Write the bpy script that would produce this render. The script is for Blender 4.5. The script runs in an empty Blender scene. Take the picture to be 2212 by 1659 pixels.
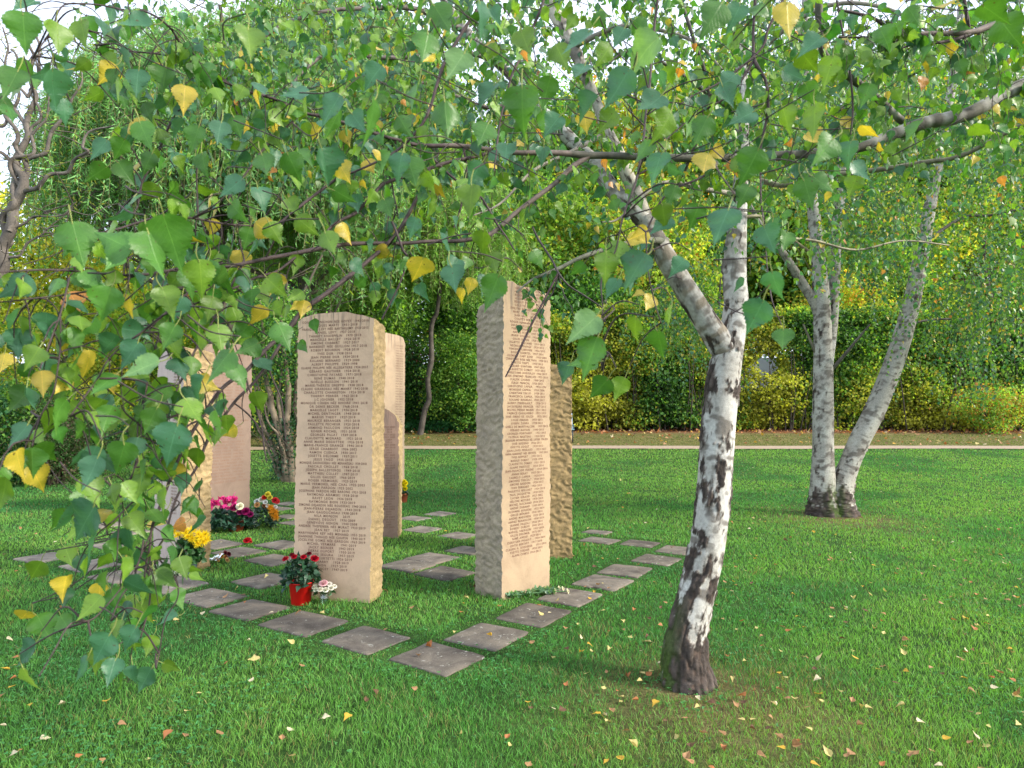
import bpy, math, random
import numpy as np
from mathutils import Vector

rng = np.random.default_rng(7)
random.seed(7)
S = bpy.context.scene
COL = S.collection

# ---------------------------------------------------------------- camera
F = 1450.0; CX = 1106.0; CY = 829.5; HOR = 890.0; EYE = 1.6
PITCH = math.atan((HOR - CY) / F)
cam_d = bpy.data.cameras.new('camera'); cam = bpy.data.objects.new('camera', cam_d); COL.objects.link(cam)
cam.location = (0, 0, EYE); cam.rotation_euler = (math.pi / 2 + PITCH, 0, 0)
cam_d.sensor_width = 36; cam_d.lens = 36 * F / 2212.0; cam_d.clip_start = .05; cam_d.clip_end = 600
cam_d.dof.use_dof = True; cam_d.dof.focus_distance = 5.6; cam_d.dof.aperture_fstop = 10
S.camera = cam

# ---------------------------------------------------------------- sky and sun
SUN_EL = 31.0; SUN_AZ = (0.95, -0.31)        # direction towards the sun on the ground plane
w = bpy.data.worlds.new('World'); S.world = w; w.use_nodes = True
nt = w.node_tree; nt.nodes.clear()
out = nt.nodes.new('ShaderNodeOutputWorld'); bg = nt.nodes.new('ShaderNodeBackground')
sky = nt.nodes.new('ShaderNodeTexSky'); sky.sky_type = 'NISHITA'; sky.sun_disc = False
sky.sun_elevation = math.radians(SUN_EL); sky.sun_rotation = math.atan2(SUN_AZ[0], SUN_AZ[1])
sky.dust_density = 6.0; sky.air_density = 1.0; sky.ozone_density = 1.0
bg.inputs['Strength'].default_value = 0.15
# thin bright overcast in front of the blue
tc = nt.nodes.new('ShaderNodeTexCoord'); cn = nt.nodes.new('ShaderNodeTexNoise'); cn.inputs['Scale'].default_value = 2.6; cn.inputs['Detail'].default_value = 7; nt.links.new(tc.outputs['Generated'], cn.inputs['Vector'])
cr = nt.nodes.new('ShaderNodeValToRGB'); cr.color_ramp.elements[0].position = .36; cr.color_ramp.elements[0].color = (.55, .55, .55, 1); cr.color_ramp.elements[1].position = .58; cr.color_ramp.elements[1].color = (.95, .95, .95, 1)
nt.links.new(cn.outputs['Fac'], cr.inputs[0]); mx = nt.nodes.new('ShaderNodeMix'); mx.data_type = 'RGBA'; nt.links.new(cr.outputs[0], mx.inputs[0]); nt.links.new(sky.outputs[0], mx.inputs[6]); mx.inputs[7].default_value = (3.7, 4.1, 4.9, 1)
nt.links.new(mx.outputs[2], bg.inputs[0]); nt.links.new(bg.outputs[0], out.inputs[0])
sd = bpy.data.lights.new('sun', 'SUN'); so = bpy.data.objects.new('sun', sd); COL.objects.link(so)
sd.energy = 2.05; sd.angle = math.radians(6); sd.color = (1.0, .93, .82)
_n = math.hypot(*SUN_AZ)
_d = Vector((SUN_AZ[0] / _n * math.cos(math.radians(SUN_EL)), SUN_AZ[1] / _n * math.cos(math.radians(SUN_EL)), math.sin(math.radians(SUN_EL))))
so.rotation_euler = _d.to_track_quat('Z', 'Y').to_euler(); so.location = (10, -6, 12)
S.view_settings.view_transform = 'Standard'; S.view_settings.look = 'None'
S.view_settings.exposure = 1.66; S.view_settings.gamma = 1
S.render.engine = 'CYCLES'
S.cycles.max_bounces = 8; S.cycles.transparent_max_bounces = 8; S.cycles.transmission_bounces = 6
S.cycles.diffuse_bounces = 4; S.cycles.glossy_bounces = 2; S.cycles.sample_clamp_indirect = 6

# ---------------------------------------------------------------- numeric helpers
_ty = np.array([-40, 0, 12, 16, 22, 24, 30, 34, 45, 70, 200, 600.]); _tz = np.array([0, 0, 0, .10, .40, .48, .80, 1.2, 3.6, 7.0, 10, 10.])
def th(y):
    return np.interp(y, _ty, _tz)
def ray(u, v):
    x = (u - CX) / F; z = -(v - CY) / F
    return np.array([x, math.cos(PITCH) - z * math.sin(PITCH), math.sin(PITCH) + z * math.cos(PITCH)])
def G(u, v):
    d = ray(u, v); y = 10.0
    for _ in range(60):
        t = (float(th(y)) - EYE) / d[2]; y = .5 * y + .5 * min(d[1] * t, 150)
    t = y / d[1]
    return np.array([d[0] * t, y, float(th(y))])
def P3(u, v, y):
    d = ray(u, v); return np.array([0, 0, EYE]) + d * (y / d[1])
def hz(v, y):
    return P3(CX, v, y)[2]

def _hash(i, j, k, seed):
    h = (i * 374761393 + j * 668265263 + k * 2147483647 + seed * 1274126177) & 0xffffffff
    h = ((h ^ (h >> 13)) * 1274126177) & 0xffffffff
    h = ((h ^ (h >> 15)) * 2246822519) & 0xffffffff
    return ((h ^ (h >> 16)) & 0xffffff) / float(0xffffff)
def vnoise(P, seed=0):
    P = np.asarray(P, float); I = np.floor(P).astype(np.int64); f = P - I; f = f * f * (3 - 2 * f)
    r = 0
    for a in (0, 1):
        for b in (0, 1):
            for c in (0, 1):
                wgt = (f[..., 0] if a else 1 - f[..., 0]) * (f[..., 1] if b else 1 - f[..., 1]) * (f[..., 2] if c else 1 - f[..., 2])
                r = r + wgt * _hash(I[..., 0] + a, I[..., 1] + b, I[..., 2] + c, seed)
    return r
def fbm(P, oct=4, seed=0, gain=.5):
    P = np.asarray(P, float); r = 0; a = 1; t = 0
    for o in range(oct):
        r = r + a * vnoise(P * 2 ** o + o * 7.3, seed + o); t += a; a *= gain
    return r / t
def nrm(v):
    return v / np.maximum(np.linalg.norm(v, axis=-1, keepdims=True), 1e-9)

# ---------------------------------------------------------------- object helpers
def tag(o, label=None, cat=None, group=None, kind=None):
    if label: o['label'] = label
    if cat: o['category'] = cat
    if group: o['group'] = group
    if kind: o['kind'] = kind
    return o
def thing(name, label, cat, loc=(0, 0, 0), group=None, rotz=0):
    o = bpy.data.objects.new(name, None); COL.objects.link(o); o.empty_display_size = .1
    o.location = loc; o.rotation_euler = (0, 0, rotz)
    return tag(o, label, cat, group)
class MB:
    """collects vertices, faces and per-vertex colours; links them as ONE mesh"""
    def __init__(s):
        s.v = []; s.c = []; s.f = []; s.n = 0; s.mi = []; s.uv = []
    def add(s, V, faces, C=None, mi=0, uv=None):
        V = np.asarray(V, float).reshape(-1, 3)
        if C is None: C = np.ones((len(V), 3)) * .5
        C = np.asarray(C, float)
        if C.ndim == 1: C = np.tile(C, (len(V), 1))
        if not isinstance(faces, list): faces = [faces]
        for fa in faces:
            fa = np.asarray(fa, np.int64)
            if fa.size: s.f.append(fa + s.n); s.mi.append(np.full(len(fa), mi))
        s.v.append(V); s.c.append(C); s.n += len(V); s.uv.append(uv if uv is not None else None)
        return s
    def build(s, name, mat, parent=None, smooth=True, loc=None):
        V = np.concatenate(s.v) if s.v else np.zeros((0, 3)); C = np.concatenate(s.c) if s.c else np.zeros((0, 3))
        if loc is not None: V = V - np.asarray(loc, float)
        me = bpy.data.meshes.new(name)
        me.vertices.add(len(V)); me.vertices.foreach_set('co', V.astype(np.float32).ravel())
        li = np.concatenate([f.ravel() for f in s.f]); sz = np.concatenate([np.full(len(f), f.shape[1]) for f in s.f])
        me.loops.add(len(li)); me.loops.foreach_set('vertex_index', li.astype(np.int32))
        me.polygons.add(len(sz)); st = np.concatenate([[0], np.cumsum(sz)[:-1]])
        me.polygons.foreach_set('loop_start', st.astype(np.int32))
        try: me.polygons.foreach_set('loop_total', sz.astype(np.int32))
        except Exception: pass
        me.polygons.foreach_set('material_index', np.concatenate(s.mi).astype(np.int32))
        me.polygons.foreach_set('use_smooth', np.full(len(sz), bool(smooth)))
        at = me.attributes.new('col', 'FLOAT_COLOR', 'POINT')
        at.data.foreach_set('color', np.concatenate([C, np.ones((len(C), 1))], 1).astype(np.float32).ravel())
        if any(u is not None for u in s.uv):
            U = np.concatenate([u if u is not None else np.zeros((len(v), 3)) for u, v in zip(s.uv, s.v)])
            ua = me.attributes.new('blade', 'FLOAT_VECTOR', 'POINT'); ua.data.foreach_set('vector', U.astype(np.float32).ravel())
        for m in (mat if isinstance(mat, (list, tuple)) else [mat]): me.materials.append(m)
        me.update(calc_edges=True)
        o = bpy.data.objects.new(name, me); COL.objects.link(o)
        if parent is not None: o.parent = parent
        if loc is not None: o.location = loc
        return o

def frames(P):
    T = nrm(np.gradient(P, axis=0)); n = len(P); N = np.zeros((n, 3))
    a = np.array([0, 0, 1.]) if abs(T[0][2]) < .9 else np.array([1., 0, 0])
    N[0] = nrm(np.cross(T[0], a))
    for i in range(1, n):
        v = N[i - 1] - T[i] * N[i - 1].dot(T[i]); N[i] = nrm(v)
    return T, N, np.cross(T, N)
def tube(mb, P, R, ns=6, C=None, mi=0, cap=False):
    P = np.asarray(P, float); n = len(P); R = np.broadcast_to(np.asarray(R, float), (n,))
    T, N, B = frames(P); a = np.linspace(0, 2 * np.pi, ns, endpoint=False)
    V = P[:, None] + R[:, None, None] * (np.cos(a)[None, :, None] * N[:, None] + np.sin(a)[None, :, None] * B[:, None])
    i = np.arange(n - 1)[:, None] * ns; j = np.arange(ns)[None]; k = (j + 1) % ns
    fq = np.stack([i + j, i + k, i + ns + k, i + ns + j], -1).reshape(-1, 4)
    if C is not None and np.ndim(C) == 2: C = np.repeat(C, ns, 0)
    V = V.reshape(-1, 3); fs = [fq]
    if cap:
        V = np.concatenate([V, P[:1], P[-1:]]); m = n * ns
        if C is not None and np.ndim(C) == 2: C = np.concatenate([C, C[:1], C[-1:]])
        fs.append(np.array([[m, (q + 1) % ns, q] for q in range(ns)] + [[m + 1, (n - 1) * ns + q, (n - 1) * ns + (q + 1) % ns] for q in range(ns)]))
    mb.add(V, fs, C, mi)
def spline(P, k=4):
    """Catmull-Rom resample of control rows (any columns)"""
    P = np.asarray(P, float); 
    if len(P) < 3: 
        t = np.linspace(0, 1, k + 1)[:, None]; return P[0] * (1 - t) + P[-1] * t
    Q = np.vstack([2 * P[0] - P[1], P, 2 * P[-1] - P[-2]]); o = []
    for i in range(1, len(Q) - 2):
        t = np.linspace(0, 1, k, endpoint=False)[:, None]; a, b, c, d = Q[i - 1], Q[i], Q[i + 1], Q[i + 2]
        o.append(.5 * (2 * b + (c - a) * t + (2 * a - 5 * b + 4 * c - d) * t ** 2 + (3 * b - a - 3 * c + d) * t ** 3))
    o.append(P[-1:]); return np.concatenate(o)
def lathe(mb, prof, ns=24, c=(0, 0, 0), C=None, mi=0, wob=None):
    prof = np.asarray(prof, float); n = len(prof); a = np.linspace(0, 2 * np.pi, ns, endpoint=False)
    V = np.zeros((n, ns, 3)); V[..., 0] = prof[:, 0, None] * np.cos(a); V[..., 1] = prof[:, 0, None] * np.sin(a); V[..., 2] = prof[:, 1, None]
    V = V + np.asarray(c, float)
    i = np.arange(n - 1)[:, None] * ns; j = np.arange(ns)[None]; k = (j + 1) % ns
    mb.add(V, np.stack([i + j, i + k, i + ns + k, i + ns + j], -1).reshape(-1, 4), C, mi)
def box(mb, c, s, R=None, C=None, mi=0, bev=0.0):
    s = np.asarray(s, float) / 2
    if bev <= 0:
        V = np.array([[x, y, z] for z in (-1, 1) for y in (-1, 1) for x in (-1, 1)], float) * s
        fs = [np.array([[0, 2, 3, 1], [4, 5, 7, 6], [0, 1, 5, 4], [2, 6, 7, 3], [0, 4, 6, 2], [1, 3, 7, 5]])]
    else:
        b = bev; o = []
        for z, k in ((-1, b), (-1, 0), (1, 0), (1, b)):
            zz = z * s[2] if k == b else z * (s[2] - b)
            sx, sy = s[0] - k, s[1] - k
            o += [[-sx + b * (k == 0), -sy, zz], [sx - b * (k == 0), -sy, zz], [sx, -sy + b * (k == 0), zz], [sx, sy - b * (k == 0), zz], [sx - b * (k == 0), sy, zz], [-sx + b * (k == 0), sy, zz], [-sx, sy - b * (k == 0), zz], [-sx, -sy + b * (k == 0), zz]]
        V = np.array(o, float); fs = []; q = []
        for r in range(3):
            for j in range(8): q.append([r * 8 + j, r * 8 + (j + 1) % 8, r * 8 + 8 + (j + 1) % 8, r * 8 + 8 + j])
        fs = [np.array(q), np.array([[7, 6, 5, 4, 3, 2, 1, 0]]), np.array([[24, 25, 26, 27, 28, 29, 30, 31]])]
    if R is not None: V = V @ np.asarray(R).T
    mb.add(V + np.asarray(c, float), fs, C, mi)
def rotz(a):
    c, s = math.cos(a), math.sin(a); return np.array([[c, -s, 0], [s, c, 0], [0, 0, 1.]])

# ---------------------------------------------------------------- materials
def mat(name):
    m = bpy.data.materials.new(name); m.use_nodes = True; n = m.node_tree; n.nodes.clear()
    o = n.nodes.new('ShaderNodeOutputMaterial'); return m, n, o
def N_(n, t, **k):
    x = n.nodes.new(t)
    for a, b in k.items():
        if a in x.inputs: x.inputs[a].default_value = b
        else: setattr(x, a, b)
    return x
def noise(n, scale, detail=4, rough=.6, vec=None, dist=0):
    x = N_(n, 'ShaderNodeTexNoise'); x.inputs['Scale'].default_value = scale; x.inputs['Detail'].default_value = detail
    x.inputs['Roughness'].default_value = rough; x.inputs['Distortion'].default_value = dist
    if vec is not None: n.links.new(vec, x.inputs['Vector'])
    return x.outputs['Fac']
def ramp(n, fac, stops):
    r = N_(n, 'ShaderNodeValToRGB'); e = r.color_ramp.elements
    while len(e) > 1: e.remove(e[-1])
    for i, (p, c) in enumerate(stops):
        q = e[0] if i == 0 else e.new(p)
        q.position = p; q.color = (*c, 1) if len(c) == 3 else c
    n.links.new(fac, r.inputs[0]); return r.outputs[0]
def mixc(n, fac, a, b, mode='MIX'):
    m = N_(n, 'ShaderNodeMix', data_type='RGBA', blend_type=mode)
    for i, x in ((0, fac), (6, a), (7, b)):
        if hasattr(x, 'links'): n.links.new(x, m.inputs[i])
        else: m.inputs[i].default_value = x if i == 0 else (*x, 1)
    return m.outputs[2]
def coords(n, kind='Object', scale=None):
    t = N_(n, 'ShaderNodeTexCoord').outputs[kind]
    if scale is not None:
        m = N_(n, 'ShaderNodeMapping'); m.inputs['Scale'].default_value = scale; n.links.new(t, m.inputs[0]); t = m.outputs[0]
    return t
def bump(n, h, strength=.4, dist=.01):
    b = N_(n, 'ShaderNodeBump'); b.inputs['Strength'].default_value = strength; b.inputs['Distance'].default_value = dist
    n.links.new(h, b.inputs['Height']); return b.outputs[0]
def principled(name, col, rough=.7, spec=.3, vary=.0, vscale=20, bmp=0, bscale=60, attr=False, **kw):
    m, n, o = mat(name); p = N_(n, 'ShaderNodeBsdfPrincipled'); p.inputs['Roughness'].default_value = rough
    p.inputs['Specular IOR Level'].default_value = spec
    for k, v in kw.items(): p.inputs[k.replace('_', ' ')].default_value = v
    c = None
    if attr:
        a = N_(n, 'ShaderNodeAttribute', attribute_name='col'); c = a.outputs['Color']
    if vary > 0 or c is None or bmp:
        oc = coords(n)
    if vary > 0:
        f = noise(n, vscale, 5, .6, oc)
        v = ramp(n, f, [(.25, (1 - vary,) * 3), (.75, (1 + vary,) * 3)])
        if c is None:
            rgb = N_(n, 'ShaderNodeRGB'); rgb.outputs[0].default_value = (*col, 1); c = rgb.outputs[0]
        c = mixc(n, 1.0, c, v, 'MULTIPLY')
    if c is not None: n.links.new(c, p.inputs['Base Color'])
    else: p.inputs['Base Color'].default_value = (*col, 1)
    if bmp: n.links.new(bump(n, noise(n, bscale, 5, .65, oc), bmp, .004), p.inputs['Normal'])
    n.links.new(p.outputs[0], o.inputs[0]); return m
def leafmat(name, trans=.45, rough=.5, spec=.4, tint=(1.25, 1.35, .5), var=.25, vs=60, objvar=0):
    """thin leaf: per-leaf colour from the mesh, glossy reflection over it and light through it"""
    m, n, o = mat(name); a = N_(n, 'ShaderNodeAttribute', attribute_name='col').outputs['Color']
    f = noise(n, vs, 3, .6, coords(n)); a = mixc(n, 1.0, a, ramp(n, f, [(.3, (1 - var,) * 3), (.7, (1 + var,) * 3)]), 'MULTIPLY')
    if objvar: a = mixc(n, 1.0, a, ramp(n, N_(n, 'ShaderNodeObjectInfo').outputs['Random'], [(0, (.75, .85, .8)), (.5, (1, 1, 1)), (1, (1.35, 1.15, .9))]), 'MULTIPLY')
    p = N_(n, 'ShaderNodeBsdfPrincipled'); p.inputs['Roughness'].default_value = rough; p.inputs['Specular IOR Level'].default_value = spec
    n.links.new(a, p.inputs['Base Color'])
    t = N_(n, 'ShaderNodeBsdfTranslucent'); n.links.new(mixc(n, 1.0, a, tint, 'MULTIPLY'), t.inputs[0])
    s = N_(n, 'ShaderNodeMixShader'); s.inputs[0].default_value = trans
    n.links.new(p.outputs[0], s.inputs[1]); n.links.new(t.outputs[0], s.inputs[2]); n.links.new(s.outputs[0], o.inputs[0]); return m

M_leaf = leafmat('birch_leaf', .42, .42, .5)
def veinleaf():
    """birch leaf with side veins and small brown specks, laid out on the blade itself"""
    m, n, o = mat('birch_leaf_veined'); a = N_(n, 'ShaderNodeAttribute', attribute_name='col').outputs['Color']; lv = N_(n, 'ShaderNodeAttribute', attribute_name='blade').outputs['Vector']
    sp = N_(n, 'ShaderNodeSeparateXYZ'); n.links.new(lv, sp.inputs[0])
    def M(op, x, y=None, z=None):
        k = N_(n, 'ShaderNodeMath', operation=op)
        for i, q in enumerate((x, y, z)):
            if q is None: continue
            if hasattr(q, 'links'): n.links.new(q, k.inputs[i])
            else: k.inputs[i].default_value = q
        return k.outputs[0]
    ax = M('ABSOLUTE', sp.outputs[0]); t = M('SUBTRACT', sp.outputs[1], M('MULTIPLY', ax, .85)); sn = M('ABSOLUTE', M('SINE', M('MULTIPLY', t, 30.0)))
    v1 = M('SUBTRACT', 1.0, M('MULTIPLY', sn, 5.0)); v1 = M('MAXIMUM', v1, 0.0); v2 = M('MAXIMUM', M('SUBTRACT', 1.0, M('MULTIPLY', ax, 60.0)), 0.0); v = M('MAXIMUM', M('MULTIPLY', v1, .55), v2)
    oc = coords(n); a = mixc(n, 1.0, a, ramp(n, noise(n, 38, 4, .65, oc), [(.3, (.78, .82, .8)), (.7, (1.22, 1.15, 1.1))]), 'MULTIPLY')
    a = mixc(n, v, a, mixc(n, 1.0, a, (1.5, 1.3, 1.5), 'MULTIPLY'))
    spk = ramp(n, noise(n, 210, 2, .5, oc), [(.70, (0, 0, 0)), (.74, (1, 1, 1))]); a = mixc(n, spk, a, (.09, .05, .02))
    nm = bump(n, M('ADD', M('MULTIPLY', v, -1.0), noise(n, 300, 3, .6, oc)), .35, .0012)
    p = N_(n, 'ShaderNodeBsdfPrincipled', Roughness=.38); p.inputs['Specular IOR Level'].default_value = .5; n.links.new(a, p.inputs['Base Color']); n.links.new(nm, p.inputs['Normal'])
    t = N_(n, 'ShaderNodeBsdfTranslucent'); n.links.new(mixc(n, 1.0, a, (1.3, 1.35, .45), 'MULTIPLY'), t.inputs[0])
    s = N_(n, 'ShaderNodeMixShader'); s.inputs[0].default_value = .42; n.links.new(p.outputs[0], s.inputs[1]); n.links.new(t.outputs[0], s.inputs[2]); n.links.new(s.outputs[0], o.inputs[0]); return m
M_vein = veinleaf()
M_far = leafmat('distant_foliage', .50, .6, .3, var=.2, vs=3, objvar=1)
M_grass = leafmat('grass_blade', .45, .55, .3, (1.1, 1.3, .5))
M_petal = leafmat('petal', .3, .6, .2, (1.1, 1.0, .95), .1)
M_dark = leafmat('dark_leaf', .15, .45, .45)
M_fallen = leafmat('fallen_leaf', .25, .6, .3, (1.2, 1.1, .7))
M_twig = principled('twig_bark', (.05, .035, .03), .7, .3, attr=True, vary=.3, vscale=40, bmp=.3, bscale=120)
M_bark = principled('bark', (.2, .2, .2), .85, .2, attr=True, vary=.28, vscale=45, bmp=.7, bscale=110)
# ================================================================ GROUND
def lawn_noise(x, y):
    return fbm(np.stack([x * .5, y * .5, 0 * x], -1), 3, 3)
def build_ground():
    ys = np.concatenate([np.arange(-12, 2, 2.), np.arange(2, 26, .25), np.arange(26, 50, 1.), np.array([55, 65, 80, 120, 200, 350, 560.])])
    xs = np.concatenate([np.array([-500, -250, -120, -60.]), np.arange(-40, -14, 2.), np.arange(-14, 22, .3), np.arange(22, 60, 2.), np.array([80, 150, 300, 500.])])
    X, Y = np.meshgrid(xs, ys); Z = th(Y) + .02 * (fbm(np.stack([X, Y, 0 * X], -1) * .6, 3, 9) - .5) * (np.abs(Y - 22.3) > 2) * (Y > 2)
    n, m = X.shape; i = np.arange(n - 1)[:, None] * m + np.arange(m - 1)[None]
    f = np.stack([i, i + 1, i + m + 1, i + m], -1).reshape(-1, 4)
    C = np.zeros((n, m, 3)); C[:] = (.030, .075, .018)
    verge = np.clip((Y - 22.9) / .4, 0, 1)[..., None]; C = C * (1 - verge) + np.array([.13, .12, .05]) * verge
    soil = np.clip((Y - 27.6 - 1.2 * fbm(np.stack([X * .4, Y * .4, 0 * X], -1), 2, 5)) / .8, 0, 1)[..., None]; C = C * (1 - soil) + np.array([.12, .055, .03]) * soil
    wd = np.clip((Y - 31) / 2, 0, 1)[..., None]; C = C * (1 - wd) + np.array([.035, .04, .018]) * wd
    bare = np.clip(.9 * np.exp(-((X - 1.15) ** 2 + (Y - 3.75) ** 2) / .5) + .9 * np.exp(-((X - 4.95) ** 2 + (Y - 10.1) ** 2) / .9), 0, 1)[..., None] * (Y < 22)[..., None]; C = C * (1 - bare) + np.array([.13, .105, .055]) * bare
    mb = MB(); mb.add(np.stack([X, Y, Z], -1), f, C.reshape(-1, 3))
    m, nn, o = mat('ground'); a = N_(nn, 'ShaderNodeAttribute', attribute_name='col').outputs['Color']; oc = coords(nn)
    a = mixc(nn, 1.0, a, ramp(nn, noise(nn, 2.2, 8, .7, oc), [(.3, (.55, .6, .5)), (.7, (1.5, 1.3, 1.3))]), 'MULTIPLY')
    a = mixc(nn, 1.0, a, ramp(nn, noise(nn, 45, 5, .7, oc), [(.3, (.5, .5, .5)), (.7, (1.5, 1.5, 1.4))]), 'MULTIPLY')
    p = N_(nn, 'ShaderNodeBsdfPrincipled', Roughness=.95); p.inputs['Specular IOR Level'].default_value = .1
    nn.links.new(a, p.inputs['Base Color']); nn.links.new(bump(nn, noise(nn, 60, 6, .7, oc), .8, .02), p.inputs['Normal']); nn.links.new(p.outputs[0], o.inputs[0])
    tag(mb.build('ground', m), kind='structure')
build_ground()

def path_y(x):
    return 22.35 - .16 * np.maximum(0, -x - 6) - .008 * np.maximum(0, -x - 6) ** 2 + .06 * np.sin(x * .6)
def build_path():
    x = np.arange(-30, 45, .25); L = []
    wv = .12 * (fbm(np.stack([x * 1.7, 0 * x, 0 * x], -1), 3, 21) - .5)
    k = 7; V = []
    for q in range(k):
        y = path_y(x) + (q / (k - 1) - .5) * 1.05 + (wv if q in (0, k - 1) else 0)
        V.append(np.stack([x, y, th(y) + .022 + .006 * (0 < q < k - 1)], -1))
    V = np.array(V); n = len(x); i = np.arange(k - 1)[:, None] * n + np.arange(n - 1)[None]
    mb = MB(); mb.add(V, np.stack([i, i + 1, i + n + 1, i + n], -1).reshape(-1, 4), (.30, .235, .17))
    tag(mb.build('gravel_path', principled('gravel', (.30, .235, .17), .95, .1, vary=.22, vscale=9, bmp=.5, bscale=150, attr=True)), kind='structure')
build_path()

# ================================================================ PAVING SLABS
AV = nrm(np.array([-.579, .375])); BV = np.array([.573, .820])
SLABS = [ # u, v, words, tone, size factor
 (945,1424,'grey paving slab at the front corner where the two rows of slabs meet',.8,1.04),
 (790,1384,'worn grey paving slab next to the corner slab, first of the left hand row',.85,1),
 (655,1348,'dark grey slab in front of the glass vase of pale roses',.72,1),
 (540,1318,'broad grey slab just left of the bright red flower pot',.85,1),
 (452,1292,'cracked grey slab with a thin line across it, fourth from the corner in the left row',.95,1),
 (370,1264,'pale slab lying in front of the grey blue pot of yellow flowers',1.3,1),
 (265,1246,'pale slab half behind the hanging birch twigs, left of the white flower stems',1.35,1),
 (195,1223,'pale slab near the left end of the left hand row',1.35,1),
 (97,1206,'pale slab at the far left end of the left hand row',1.3,.95),
 (1053,1376,'grey slab right of the corner slab, first of the right hand row',.85,1),
 (1153,1330,'dark slab in front of the tall right hand stone, second of the right row',.7,1),
 (1232,1291,'slab touching the laid white roses beside the tall right hand stone',.9,1),
 (1303,1260,'brown grey slab with a chipped far corner, fourth of the right row',.85,1),
 (1350,1234,'brown grey slab with a leaf caught in its joint, fifth of the right row',.8,1),
 (1418,1211,'brown grey slab just left of the white birch trunk',.78,1),
 (1460,1190,'slab half hidden by the white birch trunk, end of the right row',.95,.95),
 (573,1255,'grey slab left of the red pot, set inside the rows',.85,1),
 (590,1211,'grey slab behind the red pot beside the front inscribed stone',.85,1),
 (515,1194,'grey slab right of the wilted wrapped bouquet',.85,1),
 (470,1177,'small visible end of a slab behind the rough yellow stone face',.95,1),
 (607,1178,'grey slab near the loose red flower head',.9,1),
 (880,1223,'grey slab right of the front inscribed stone, nearest to it',.85,1),
 (960,1240,'dark slab edged with fallen leaves between the two tall stones',.66,1),
 (933,1207,'grey slab behind the dark slab between the two tall stones',.9,.95),
 (1010,1190,'slab half hidden behind the tall right hand stone',.95,.9),
 (990,1158,'pale slab close to the rough side of the tall right hand stone',1.1,.9),
 (912,1145,'pale slab right of the short brown stone',1.15,.85),
 (951,1111,'farthest pale slab in the gap between the stones',1.15,.85),
 (895,1121,'pale slab near the small yellow flowers in the terracotta pot',1.1,.9),
 (622,1089,'pale slab behind the front inscribed stone near the ivy grown shrub',1.15,.85),
 (600,1100,'pale slab right of the mixed bouquet behind the stones',1.1,.85),
 (622,1117,'sunken slab edge beside the mixed bouquet',.8,.8),
 (635,1131,'grey slab behind the left edge of the front inscribed stone',.95,.8),
 (1295,1169,'small far slab right of the rough back stone',.95,.9),
 (1382,1176,'overgrown reddish slab behind the right row of slabs',.75,.85),
 (1290,1151,'half buried slab beyond the small far slab on the right',.9,.7),
 (235,1135,'pale slab seen through the hanging leaves left of the near left stone',1.2,.9),
 (285,1150,'pale slab just left of the near left stone',1.2,.9),
 (240,1178,'pale slab behind the left hand row, left of the near left stone',1.2,.9),
]
M_slab = principled('paving_concrete', (.2, .18, .18), .85, .25, attr=True, vary=.0)
def _slabmat():
    m, n, o = mat('paving_slab'); a = N_(n, 'ShaderNodeAttribute', attribute_name='col').outputs['Color']; oc = coords(n)
    gi = N_(n, 'ShaderNodeObjectInfo').outputs['Random']
    off = N_(n, 'ShaderNodeVectorMath', operation='ADD'); n.links.new(oc, off.inputs[0]); n.links.new(gi, off.inputs[1]); oc = off.outputs[0]
    a = mixc(n, 1.0, a, ramp(n, noise(n, 4, 8, .7, oc, .6), [(.32, (.50, .48, .50)), (.5, (1, 1, 1)), (.68, (1.5, 1.45, 1.38))]), 'MULTIPLY')
    a = mixc(n, 1.0, a, ramp(n, noise(n, 160, 3, .7, oc), [(.3, (.75,) * 3), (.7, (1.25,) * 3)]), 'MULTIPLY')
    spots = ramp(n, noise(n, 16, 6, .75, oc, 1.0), [(.60, (0, 0, 0)), (.66, (1, 1, 1))])
    a = mixc(n, spots, a, (.34, .34, .30))
    moss = ramp(n, noise(n, 7, 6, .8, oc, .4), [(.62, (0, 0, 0)), (.72, (1, 1, 1))]); a = mixc(n, moss, a, (.05, .055, .03))
    p = N_(n, 'ShaderNodeBsdfPrincipled', Roughness=.88); p.inputs['Specular IOR Level'].default_value = .2
    n.links.new(a, p.inputs['Base Color']); n.links.new(bump(n, noise(n, 90, 8, .75, oc), .5, .006), p.inputs['Normal']); n.links.new(p.outputs[0], o.inputs[0]); return m
M_slab = _slabmat()
slab_polys = []
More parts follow.
